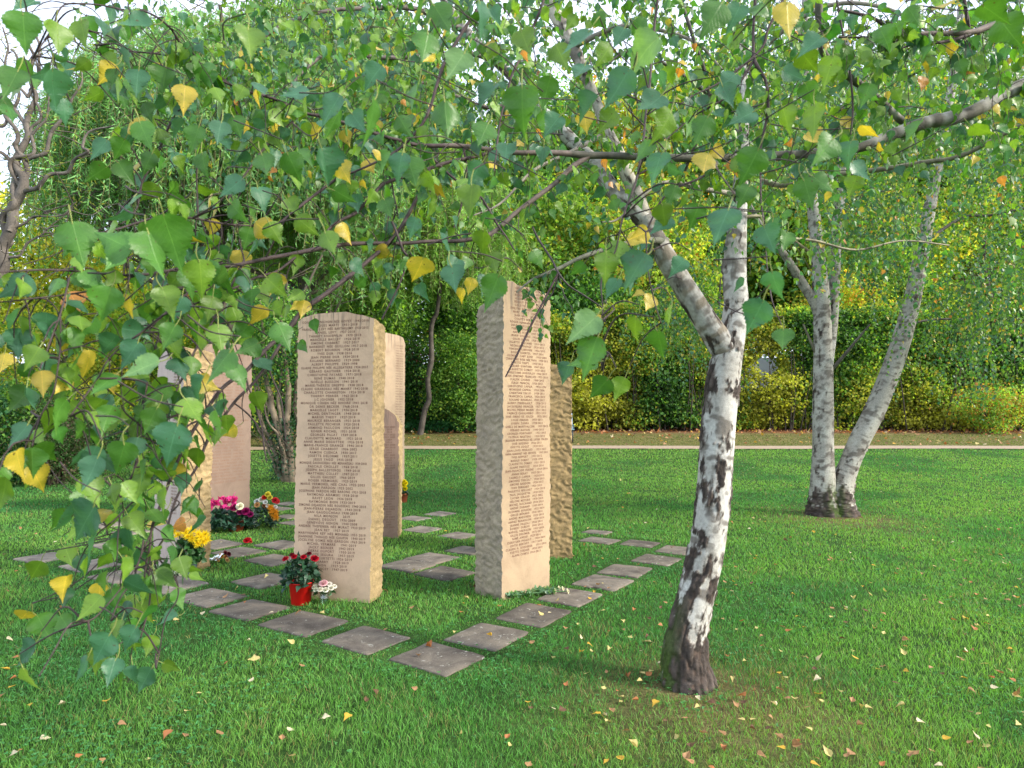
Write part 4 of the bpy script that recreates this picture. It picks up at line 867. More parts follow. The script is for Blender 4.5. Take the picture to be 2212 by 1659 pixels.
# ================================================================ TREES
def trunk_mesh(mb, ctrl, ns=40, step=.02, seed=0, fiss=None, moss=None, flare=None, rough_amp=.012, marks=True, base_col=(.50, .49, .455), dark=(.065, .052, .045), grey=.35, band=0):
    """ctrl rows: x,y,z,r. White birch bark with lenticels, black fissured plates low down, real relief."""
    ctrl = np.asarray(ctrl, float); Lg = np.linalg.norm(np.diff(ctrl[:, :3], axis=0), axis=1).sum(); k = max(3, int(Lg / step / (len(ctrl) - 1)))
    Q = spline(ctrl, k); P, R = Q[:, :3], np.maximum(Q[:, 3], .003); n = len(P); s = np.concatenate([[0], np.cumsum(np.linalg.norm(np.diff(P, axis=0), axis=1))])
    T, N, B = frames(P); a = np.linspace(0, 2 * np.pi, ns, endpoint=False); ca, sa = np.cos(a), np.sin(a)
    D = ca[None, :, None] * N[:, None] + sa[None, :, None] * B[:, None]
    A3 = np.stack([np.broadcast_to(ca, (n, ns)), np.broadcast_to(sa, (n, ns)), np.broadcast_to(s[:, None], (n, ns))], -1); rr = R[:, None]
    q = A3 * np.stack([rr, rr, np.ones_like(rr)], -1)[..., :] if False else np.stack([A3[..., 0] * rr, A3[..., 1] * rr, A3[..., 2]], -1)
    n1 = fbm(q * [19, 19, 7.5], 5, seed, .62) + .035 * np.clip(-D[..., 0], -1, 1); n2 = fbm(q * [34, 34, 9], 4, seed + 3); n3 = fbm(q * [60, 60, 30], 3, seed + 6)
    ft = fiss(s)[:, None] if fiss is not None else np.zeros((n, 1))       # 0..1 amount of dark plates
    crack = np.clip((n1 - (.68 - .36 * ft)) * 16, 0, 1) * (ft > .001)      # dark bark areas
    ridg = np.abs(2 * n2 - 1)
    disp = crack * (rough_amp * (1.0 - 1.9 * np.clip(.35 - ridg, 0, 1) * 2) + rough_amp * .8 * (n3 - .5)) + .0015 * (n3 - .5)
    if flare is not None: disp = disp + flare(s)[:, None] * (.5 + .5 * np.cos(a * 5 + 1.3 + 2 * n1)) 
    V = P[:, None] + D * (R[:, None] + disp)[..., None]
    W = np.array(base_col) * (.9 + .25 * (n3[..., None] - .3)); g = np.clip((fbm(q * [7, 7, 5], 3, seed + 9) - (.60 - grey * .3)) * 5, 0, 1)[..., None]
    W = W * (1 - g * .75) + np.array([.30, .285, .25]) * g * .75
    if marks:                                                             # lenticels and branch scars
        l = vnoise(np.stack([A3[..., 0] * 2.2, A3[..., 1] * 2.2, A3[..., 2] * 26 + 5], -1), seed + 20); m = np.clip((l - .74) * 10, 0, 1)[..., None]; W = W * (1 - m * .6) + np.array([.10, .09, .075]) * m * .6
        if band: bb = np.clip((vnoise(np.stack([A3[..., 0] * 1.1, A3[..., 1] * 1.1, A3[..., 2] * 34 + 2 * n1], -1), seed + 31) - .52) * 6, 0, 1)[..., None] * band; W = W * (1 - bb * .75) + np.array([.17, .135, .09]) * bb * .75
        l2 = fbm(q * [9, 9, 16], 3, seed + 23); m2 = np.clip((l2 - .57) * 12, 0, 1)[..., None]; W = W * (1 - m2 * .8) + np.array([.11, .095, .08]) * m2 * .8
    dk = np.array(dark) * (.5 + 1.6 * ridg[..., None]) * (.7 + .6 * n3[..., None]); br = np.clip((.45 - n3) * 3, 0, 1)[..., None]; dk = dk + br * np.array([.05, .03, .02])
    halo = np.clip((n1 - (.64 - .36 * ft)) * 9, 0, 1)[..., None] * (ft > .001)[..., None] * .55; W = W * (1 - halo) + np.array([.20, .17, .135]) * halo
    C = W * (1 - crack[..., None]) + dk * crack[..., None]
    if moss is not None:
        mm = moss(V, D, s)[..., None] * np.clip((n2[..., None] - .35) * 6, 0, 1); C = C * (1 - mm) + np.array([.045, .085, .012]) * (.6 + .8 * n3[..., None]) * mm
    i = np.arange(n - 1)[:, None] * ns; j = np.arange(ns)[None]; kk = (j + 1) % ns
    mb.add(V.reshape(-1, 3), np.stack([i + j, i + kk, i + ns + kk, i + ns + j], -1).reshape(-1, 4), np.clip(C, 0, 1).reshape(-1, 3))
    return Q
def px(rows, ppm=None):
    """rows of (u, v, depth, width in picture units) -> x,y,z,r"""
    o = []
    for u, v, y, wd in rows:
        p = P3(u, v, y); o.append([*p, wd / 2 / F * y])
    return np.array(o)
TWIG = np.array([.060, .042, .040]); TWIGR = np.array([.10, .045, .030])
def hanging_twigs(tw, lf, starts, dirs, length, rg, size=(.04, .055), depth_cols=dict(), kind='mid', node=.035, r0=.0016, sag=.9, wander=.25, pet=.018, bare=0.0, colf=None, vis=None):
    """drooping shoots with alternate leaves on petioles"""
    n = len(starts); k = 7; P = np.zeros((n, k, 3)); d = nrm(np.asarray(dirs, float)); P[:, 0] = starts; length = np.broadcast_to(length, (n,)); st = length / (k - 1)
    for i in range(1, k):
        d = nrm(d + rg.normal(0, wander, (n, 3)) * .5 + np.array([0, 0, -1.]) * sag * .35); P[:, i] = P[:, i - 1] + d * st[:, None]
    # tubes, three sided
    a = np.arange(3) * 2.094; T = nrm(np.gradient(P, axis=1)); N = nrm(np.cross(T, [.31, .87, .38])); B = np.cross(T, N); R = r0 * np.linspace(1.3, .55, k)[None, :, None, None]
    V = P[:, :, None] + R * (np.cos(a)[None, None, :, None] * N[:, :, None] + np.sin(a)[None, None, :, None] * B[:, :, None])
    i = (np.arange(n)[:, None, None] * k + np.arange(k - 1)[None, :, None]) * 3; j = np.arange(3)[None, None]; jj = (j + 1) % 3
    tw.add(V.reshape(-1, 3), np.stack([i + j, i + jj, i + 3 + jj, i + 3 + j], -1).reshape(-1, 4), np.tile(TWIG, (n * k * 3, 1)))
    m = np.maximum(1, (length / node)).astype(int); idx = np.repeat(np.arange(n), m); t = (np.concatenate([np.arange(q) for q in m]) + rg.random(len(idx)) * .8 + .3) / np.repeat(m, m)
    if bare > 0: kp = rg.random(len(idx)) > bare; idx, t = idx[kp], t[kp]
    t = np.clip(t, 0, .999) * (k - 1); i0 = t.astype(int); f = (t - i0)[:, None]; Q = P[idx, i0] * (1 - f) + P[idx, i0 + 1] * f
    if vis is not None: kp = vis(Q); Q, idx = Q[kp], idx[kp]
    q = len(Q); s = rg.uniform(size[0], size[1], q); side = nrm(rg.normal(0, 1, (q, 3)) * [1, 1, .3]); E = Q + side * (pet * s / .05)[:, None] * .8 + np.array([0, 0, -1]) * (pet * .5)
    D = nrm(side * .55 + rg.normal(0, .28, (q, 3)) + np.array([0, 0, -.95])); Nn = nrm(rg.normal(0, 1, (q, 3)) * [1, 1, .5])
    C = colf(q) if colf else leaf_cols(q, rg)
    add_leaves(lf, E, D, Nn, s, C, kind, .3, .22, rg)
    if kind != 'far':                                                     # petioles as thin strips
        dd = nrm(np.cross(E - Q, [.2, .1, .9])) * .0007; V = np.stack([Q - dd, Q + dd, E + dd, E - dd], 1); ii = np.arange(q)[:, None] * 4
        tw.add(V.reshape(-1, 3), ii + np.array([[0, 1, 2, 3]]), np.tile([.22, .26, .08], (q * 4, 1)))
    return P

# ---------------------------------------------------------------- the near birch
def build_near_birch():
    rg = np.random.default_rng(21); base = G(1485, 1462)
    root = thing('birch_tree', 'near silver birch with a leaning forked white trunk and dark fissured foot', 'tree', base)
    loc = base
    main = px([(1487, 1500, 4.02, 132), (1483, 1462, 4.03, 112), (1480, 1420, 4.03, 98), (1486, 1360, 4.04, 88), (1505, 1280, 4.06, 82), (1524, 1200, 4.08, 80), (1536, 1120, 4.10, 78), (1543, 1050, 4.12, 78), (1549, 960, 4.14, 78), (1556, 880, 4.16, 76), (1566, 800, 4.18, 72), (1580, 730, 4.2, 62), (1590, 660, 4.22, 52), (1587, 600, 4.24, 50), (1590, 520, 4.28, 44), (1597, 430, 4.32, 34), (1602, 360, 4.36, 30), (1604, 240, 4.42, 26), (1600, 120, 4.5, 24), (1590, 0, 4.6, 22), (1585, -200, 4.8, 18), (1590, -500, 5.0, 12), (1600, -800, 5.1, 6)])
    main[0, 2] -= .03; main[3:12, 3] *= .92; main[:3, 3] *= .95
    mb = MB()
    fz = lambda s: np.interp(s, [0, .28, .42, .8, .95, 1.22, 1.35, 1.5, 1.62, 1.75, 1.85, 2.0, 2.1, 3, 9], [1.15, 1.0, .70, .62, .34, .34, .50, .46, .24, .26, .62, .52, .15, .12, .2])
    moss = lambda V, D, s: np.clip(-D[..., 0] * 2.2 - .9, 0, 1) * (np.clip(1 - s / .60, 0, 1) ** .5)[:, None]
    trunk_mesh(mb, main, 120, .010, 4, fz, moss, lambda s: .030 * np.exp(-s / .10), .010, grey=.45)
    left = px([(1572, 765, 4.19, 60), (1552, 735, 4.18, 58), (1522, 690, 4.15, 52), (1475, 615, 4.12, 48), (1440, 560, 4.1, 46), (1412, 510, 4.1, 44), (1392, 470, 4.1, 42)])
    mb2 = MB(); trunk_mesh(mb2, left, 64, .008, 14, lambda s: .10 * np.ones_like(s), None, None, .005, grey=.9, band=1)
    A = px([(1394, 478, 4.1, 40), (1365, 448, 4.1, 38), (1325, 412, 4.12, 36), (1285, 355, 4.15, 34), (1240, 310, 4.2, 31), (1195, 262, 4.25, 28), (1165, 235, 4.3, 24), (1110, 170, 4.4, 22), (1050, 110, 4.5, 22), (1010, 70, 4.6, 20), (960, 0, 4.7, 18), (880, -150, 4.9, 14), (800, -400, 5.1, 6)])
    B_ = px([(1392, 470, 4.1, 34), (1378, 430, 4.08, 32), (1352, 372, 4.05, 30), (1335, 330, 4.05, 28), (1312, 285, 4.05, 26), (1290, 225, 4.08, 22), (1255, 140, 4.1, 26), (1222, 70, 4.15, 30), (1195, 20, 4.2, 30), (1180, -20, 4.2, 26), (1150, -200, 4.3, 18), (1120, -500, 4.5, 8)])
    trunk_mesh(mb2, A, 48, .012, 24, lambda s: .12 * np.ones_like(s), None, None, .004, grey=.5, band=.5); trunk_mesh(mb2, B_, 48, .012, 34, lambda s: .16 * np.ones_like(s), None, None, .005, grey=.7, base_col=(.48, .44, .36))
    mb.build('trunk', M_bark, root, loc=None).location = -Vector(loc)
    o = mb2.build('limb', M_bark, root); o.location = -Vector(loc)
    # side branches of this tree seen in the picture
    tw = MB(); lf = MB()
    def br(rows, col=(.22, .20, .16), twigs=0, ln=(.2, .5), vis=None, sz=(.035, .05), kind='mid', lime=.3):
        Q = spline(px(rows), 6); tube(tw, Q[:, :3], Q[:, 3], 7, np.array(col) * (.7 + .6 * rg.random((len(Q), 1)))); 
        if twigs:
            L = np.linalg.norm(Q[-1, :3] - Q[0, :3]); m = int(L * twigs); t = rg.random(m) ** .8 * (len(Q) - 1.01); i = t.astype(int); st = Q[i, :3] * (1 - (t - i))[:, None] + Q[i + 1, :3] * (t - i)[:, None]
            dirs = rg.normal(0, .7, (m, 3)) + [0, 0, .0]; hanging_twigs(tw, lf, st, dirs, rg.uniform(*ln, m), rg, sz, kind=kind, colf=lambda q: leaf_cols(q, rg, .05, lime, .25), r0=.0013)
        return Q
    br([(1440, 520, 4.1, 16), (1390, 520, 3.9, 14), (1350, 527, 3.8, 12), (1291, 544, 3.7, 11), (1251, 558, 3.6, 10), (1209, 579, 3.55, 9), (1178, 592, 3.5, 8), (1147, 606, 3.5, 6), (1116, 631, 3.45, 4)], (.13, .135, .10), 14, (.12, .35))
    br([(1590, 420, 4.3, 12), (1530, 410, 4.2, 10), (1430, 395, 4.1, 7), (1340, 470, 4.0, 5), (1300, 480, 3.9, 3)], twigs=14)
    br([(1602, 380, 4.3, 14), (1650, 392, 4.2, 12), (1700, 400, 4.1, 11), (1800, 378, 4.0, 11), (1900, 366, 3.9, 11), (2000, 350, 3.8, 11), (2080, 335, 3.7, 10), (2212, 268, 3.5, 10), (2400, 200, 3.2, 10)], (.17, .16, .10), 14)
    br([(1595, 470, 4.3, 9), (1650, 470, 4.35, 8), (1690, 510, 4.5, 7), (1760, 520, 4.6, 6), (1850, 540, 4.7, 5), (1950, 520, 4.8, 4), (2050, 530, 5, 3)], (.22, .2, .13), 12)
    br([(1305, 290, 4.05, 12), (1230, 330, 3.9, 9), (1150, 370, 3.8, 7), (1080, 440, 3.7, 5), (1010, 470, 3.6, 3)], twigs=12)
    br([(1170, 235, 4.3, 12), (1120, 225, 4.2, 11), (1050, 232, 4.1, 9), (980, 205, 4.0, 8), (930, 180, 3.9, 7), (870, 185, 3.8, 6)], (.14, .12, .1), 14)
    br([(1100, 160, 4.4, 16), (1060, 130, 4.2, 12), (1000, 115, 4.1, 11), (850, 125, 3.9, 10), (740, 117, 3.8, 9), (700, 119, 3.7, 8), (645, 165, 3.6, 6), (600, 230, 3.5, 4)], (.12, .10, .09), 16)
    br([(1010, 70, 4.6, 14), (900, 20, 4.4, 12), (800, 18, 4.2, 10), (700, 25, 4.0, 8), (600, 60, 3.9, 7), (520, 130, 3.8, 5), (470, 200, 3.7, 3)], (.12, .10, .09), 18)
    br([(1240, 100, 4.1, 14), (1330, 60, 3.9, 11), (1400, 60, 3.8, 9), (1500, 90, 3.7, 7), (1560, 150, 3.6, 5)], twigs=14)
    br([(1602, 250, 4.4, 14), (1500, 180, 4.2, 10), (1440, 140, 4.0, 8), (1360, 110, 3.9, 6), (1300, 150, 3.8, 4)], (.1, .09, .08), 14)
    br([(1602, 150, 4.5, 14), (1700, 60, 4.3, 12), (1800, 10, 4.2, 10), (1920, 20, 4.1, 8), (2040, 90, 4.0, 6)], twigs=14)
    br([(1450, 420, 4.1, 10), (1500, 320, 3.9, 8), (1530, 200, 3.8, 8), (1500, 90, 3.7, 8), (1470, 0, 3.7, 8), (1440, -80, 3.7, 6)], (.08, .07, .06), 10)
    br([(1206, 589, 3.4, 5), (1180, 640, 3.38, 5), (1150, 697, 3.36, 5), (1120, 760, 3.34, 5), (1092, 814, 3.32, 3)], (.07, .045, .045), 0)
    br([(1150, 490, 3.5, 4), (1164, 518, 3.5, 5), (1192, 561, 3.45, 5), (1206, 589, 3.4, 5), (1229, 617, 3.4, 4), (1263, 639, 3.4, 4), (1302, 665, 3.4, 3)], (.07, .06, .055), 8, (.08, .2))
    br([(1206, 592, 3.42, 3), (1195, 630, 3.42, 3), (1175, 660, 3.42, 3), (1165, 690, 3.42, 2)], (.07, .06, .055), 22, (.06, .14), sz=(.028, .04))
    br([(1206, 592, 3.42, 3), (1220, 640, 3.42, 3), (1238, 668, 3.42, 2)], (.07, .06, .055), 14, (.06, .14), sz=(.028, .04))
    # crown: drooping shoots filling the upper part of the view and above it
    def vis(Q): return np.ones(len(Q), bool)
    def region(n, u0, u1, v0, v1, y0, y1, ln, dens=None, **k):
        u = rg.uniform(u0, u1, n); v = rg.uniform(v0, v1, n); y = rg.uniform(y0, y1, n)
        if dens is not None: kp = rg.random(n) < dens(u, v); u, v, y = u[kp], v[kp], y[kp]
        P = np.array([P3(a, b, c) for a, b, c in zip(u, v, y)]); hanging_twigs(tw, lf, P, rg.normal(0, .5, (len(P), 3)), rg.uniform(*ln, len(P)), rg, **k)
    patch = lambda u, v: np.clip((fbm(np.stack([u / 150, v / 150, 0 * u], -1), 3, 66) - .42) * 5, .06, 1)
    sky = lambda u, v: patch(u, v) * np.where((u > 900) & (u < 1560), .55, 1.0) * np.where((u > 1700), .55, 1)
    cf = lambda q: leaf_cols(q, rg, .05, .32, .25)
    region(1300, 330, 2300, -120, 300, 3.2, 6.2, (.35, .8), sky, size=(.036, .052), kind='mid', node=.036, colf=cf, r0=.0012)
    region(300, 600, 1120, 180, 470, 3.4, 5.5, (.25, .55), patch, size=(.036, .05), kind='mid', node=.036, colf=cf, r0=.0012)
    region(60, 300, 620, 30, 330, 3.0, 5.0, (.25, .6), patch, size=(.036, .05), kind='mid', node=.036, colf=cf, r0=.0012)
    region(130, 1560, 2212, 200, 520, 4.2, 6.5, (.3, .7), patch, size=(.036, .05), kind='mid', node=.038, colf=cf, r0=.0012)
    region(26, 560, 1000, -900, -150, 4.0, 6.5, (.5, 1.2), None, size=(.06, .09), kind='far', node=.04, colf=cf, r0=.0012)
    o = tw.build('branches', M_twig, root); o.location = -Vector(loc); o = lf.build('foliage', M_leaf, root); o.location = -Vector(loc)
build_near_birch()

# ---------------------------------------------------------------- the birch whose boughs hang in front of the camera
FG = [ # polylines of (u, v, depth, width)
 [(2700,60,2.3,44),(2400,130,2.35,40),(2212,185,2.3,36),(2150,215,2.28,33),(2080,250,2.25,31),(2000,265,2.22,29),(1930,290,2.2,27),(1860,318,2.18,22),(1800,326,2.15,20),(1700,335,2.1,20),(1560,341,2.05,19),(1420,341,2.0,18),(1330,336,1.98,17),(1270,336,1.95,17),(1200,331,1.9,14),(1100,327,1.85,12),(1000,316,1.8,11),(900,312,1.75,10),(860,302,1.72,9),(790,282,1.68,8),(700,255,1.62,8),(652,244,1.6,7),(585,215,1.55,7),(538,200,1.52,7),(487,178,1.5,6),(444,156,1.45,6),(407,133,1.42,6),(353,119,1.4,5),(286,111,1.36,4),(252,106,1.34,4),(202,96,1.3,3)],
 [(1270,338,1.95,14),(1235,362,1.93,13),(1200,395,1.9,12),(1160,425,1.87,12),(1120,455,1.84,11),(1060,505,1.8,11),(1000,519,1.75,10),(930,521,1.7,9),(860,527,1.65,9),(743,529,1.55,10),(622,550,1.45,10),(538,567,1.35,9),(470,579,1.3,8),(386,584,1.22,8),(302,594,1.15,7),(202,587,1.08,6),(124,581,1.02,5),(0,586,.95,4)],
 [(302,594,1.15,5),(235,616,1.1,5),(185,631,1.07,5),(101,641,1.02,4),(0,650,.96,3)],
 [(642,552,1.46,6),(598,586,1.42,6),(554,599,1.38,6),(504,623,1.34,5),(430,653,1.3,5),(350,686,1.25,4),(300,735,1.2,3)],
 [(1070,326,1.84,9),(1020,340,1.8,9),(970,350,1.76,9),(930,363,1.72,9),(869,383,1.68,9),(825,400,1.65,9),(802,427,1.62,9),(768,460,1.6,9),(734,477,1.57,8),(709,497,1.54,6),(699,524,1.52,4)],
 [(930,363,1.72,7),(900,430,1.68,8),(860,500,1.64,9),(800,560,1.6,10),(716,626,1.52,11),(655,670,1.48,11),(622,710,1.45,11),(571,757,1.4,10),(531,801,1.36,9),(477,841,1.32,9),(430,908,1.28,8),(400,960,1.25,8),(370,1030,1.22,7),(345,1100,1.2,7),(330,1140,1.19,6),(322,1200,1.18,5),(315,1240,1.17,4),(310,1300,1.16,3)],
 [(622,710,1.45,7),(590,770,1.42,7),(545,830,1.38,7),(505,870,1.36,7),(455,945,1.33,7),(425,1010,1.3,6),(390,1060,1.28,6),(372,1110,1.26,5),(355,1160,1.25,5),(335,1200,1.24,4),(345,1260,1.23,3)],
 [(430,908,1.28,5),(400,925,1.25,5),(350,990,1.2,5),(320,1040,1.17,4),(285,1085,1.13,4),(240,1130,1.1,3)],
 [(345,1100,1.2,5),(310,1130,1.18,4),(260,1150,1.15,4),(200,1165,1.1,3)],
 [(652,244,1.6,6),(615,279,1.58,6),(568,326,1.55,6),(524,386,1.5,5),(497,427,1.48,4)],
 [(407,133,1.42,6),(386,87,1.38,6),(356,50,1.34,5),(312,25,1.3,5),(286,24,1.28,4),(218,12,1.22,4),(161,8,1.18,4),(131,15,1.15,4),(111,57,1.13,4),(87,101,1.1,3),(60,144,1.08,3)],
 [(373,255,1.45,6),(355,295,1.43,6),(336,336,1.41,5),(306,396,1.38,5),(296,450,1.36,4),(262,484,1.33,3)],
 [(1190,-80,1.7,7),(1175,0,1.68,7),(1151,64,1.66,7),(1128,118,1.64,6),(1104,168,1.62,6),(1084,249,1.6,5),(1074,323,1.58,4),(1067,370,1.56,3)],
 [(1060,-40,1.7,8),(1037,13,1.7,8),(1013,50,1.69,8),(986,91,1.68,8),(963,134,1.67,8),(946,185,1.66,8),(926,242,1.65,7),(902,282,1.64,6),(852,329,1.62,6),(768,370,1.6,5),(743,376,1.59,7),(672,427,1.55,7),(588,494,1.5,6),(504,551,1.45,5),(440,600,1.4,4)],
 [(1768,-60,2.0,16),(1768,0,2.0,17),(1771,67,2.02,18),(1781,118,2.05,17),(1822,158,2.08,17),(1889,208,2.12,17),(1949,262,2.18,18)],
 [(2330,30,1.9,20),(2164,50,1.85,17),(2094,70,1.8,14),(1973,72,1.75,11),(1933,69,1.72,9),(1882,37,1.7,8),(1810,20,1.68,6)],
 [(2094,70,1.8,8),(2084,0,1.78,8),(2080,-60,1.78,7)],
 [(1973,72,1.75,7),(1900,80,1.73,6),(1812,80,1.7,5)],
 [(2094,75,1.8,10),(2040,90,1.78,8),(1980,95,1.76,6),(1930,110,1.74,4)],
 [(1630,-40,1.9,7),(1630,0,1.9,7),(1627,77,1.88,7),(1630,128,1.87,8),(1654,175,1.86,7),(1660,235,1.85,7),(1647,296,1.84,6),(1642,336,1.83,5),(1644,430,1.8,4)],
 [(1630,128,1.87,6),(1600,175,1.86,6),(1570,210,1.85,5),(1500,250,1.84,4),(1440,300,1.8,3)],
 [(1700,-20,1.9,6),(1660,60,1.88,6),(1640,110,1.87,6),(1560,175,1.85,5),(1500,205,1.84,4),(1469,226,1.82,3)],
 [(1808,0,1.9,5),(1835,151,1.88,5),(1842,235,1.86,5),(1838,290,1.85,3)],
 [(1560,341,2.05,8),(1520,380,2.0,6),(1440,420,1.95,5),(1395,500,1.9,4)],
 [(860,302,1.72,6),(830,340,1.7,5),(850,400,1.68,4),(862,470,1.66,3)],
 [(1000,316,1.8,6),(1005,360,1.79,6),(1000,420,1.78,6),(985,480,1.77,5),(965,520,1.76,3)],
 [(900,312,1.75,7),(940,350,1.74,7),(985,390,1.73,6),(1035,420,1.72,6),(1070,480,1.7,5),(1110,540,1.68,4)],
 [(845,480,1.62,6),(870,540,1.6,6),(880,560,1.6,5),(860,620,1.58,4),(825,690,1.56,4)],
 [(531,801,1.36,5),(545,850,1.35,4),(560,900,1.34,4),(570,945,1.33,4),(575,1000,1.32,3)],
 [(571,757,1.4,5),(590,820,1.39,4),(605,860,1.38,4),(612,900,1.37,3),(620,950,1.36,3)],
 [(505,870,1.36,4),(540,900,1.36,4),(565,935,1.35,3),(590,980,1.35,2)],
 [(425,1010,1.3,4),(440,960,1.3,4),(420,920,1.3,3)],
 [(330,1140,1.19,4),(305,1200,1.17,4),(290,1250,1.15,3),(262,1290,1.12,3),(240,1340,1.1,3)],
 [(310,1160,1.18,4),(290,1230,1.15,4),(210,1330,1.08,4),(150,1350,1.03,4),(120,1400,1.0,3),(85,1460,.97,3)],
 [(345,1210,1.24,4),(380,1250,1.24,4),(385,1290,1.23,3),(360,1340,1.22,3),(340,1440,1.2,3)],
 [(320,1200,1.18,4),(318,1300,1.17,4),(300,1380,1.16,3)],
 [(1302,665,1.15,3),(1300,600,1.16,4),(1330,540,1.18,4),(1345,470,1.2,5),(1380,360,1.25,6),(1400,200,1.35,6),(1420,0,1.4,7),(1425,-60,1.4,7)],
 [(1302,665,1.15,3),(1292,730,1.13,3),(1300,800,1.12,2)],
 [(1395,500,1.3,4),(1400,580,1.28,3),(1412,660,1.26,3),(1425,700,1.25,2)],
 [(1644,430,1.8,4),(1655,560,1.5,3),(1665,640,1.4,3),(1690,700,1.35,2)],
 [(470,579,1.3,6),(420,620,1.2,5),(330,700,1.1,5),(250,760,1.05,4),(200,830,1.0,4),(150,900,.97,4)],
 [(150,600,1.03,5),(130,680,1.0,4),(110,740,.98,4),(85,800,.96,3)],
 [(130,680,1.0,3),(120,790,.98,3),(112,850,.97,3),(90,900,.96,3),(75,960,.95,2)],
 [(350,686,1.25,4),(330,800,1.2,4),(300,900,1.15,4),(290,1000,1.12,3),(260,1090,1.1,3)],
 [(530,560,1.35,5),(480,660,1.3,5),(420,760,1.25,5),(380,850,1.2,4),(350,930,1.17,4)],
 [(350,465,1.15,5),(270,490,1.08,5),(230,500,1.05,4),(120,520,1.0,3)],
 [(588,494,1.5,5),(470,480,1.3,5),(380,468,1.18,5),(350,465,1.15,5)],
]
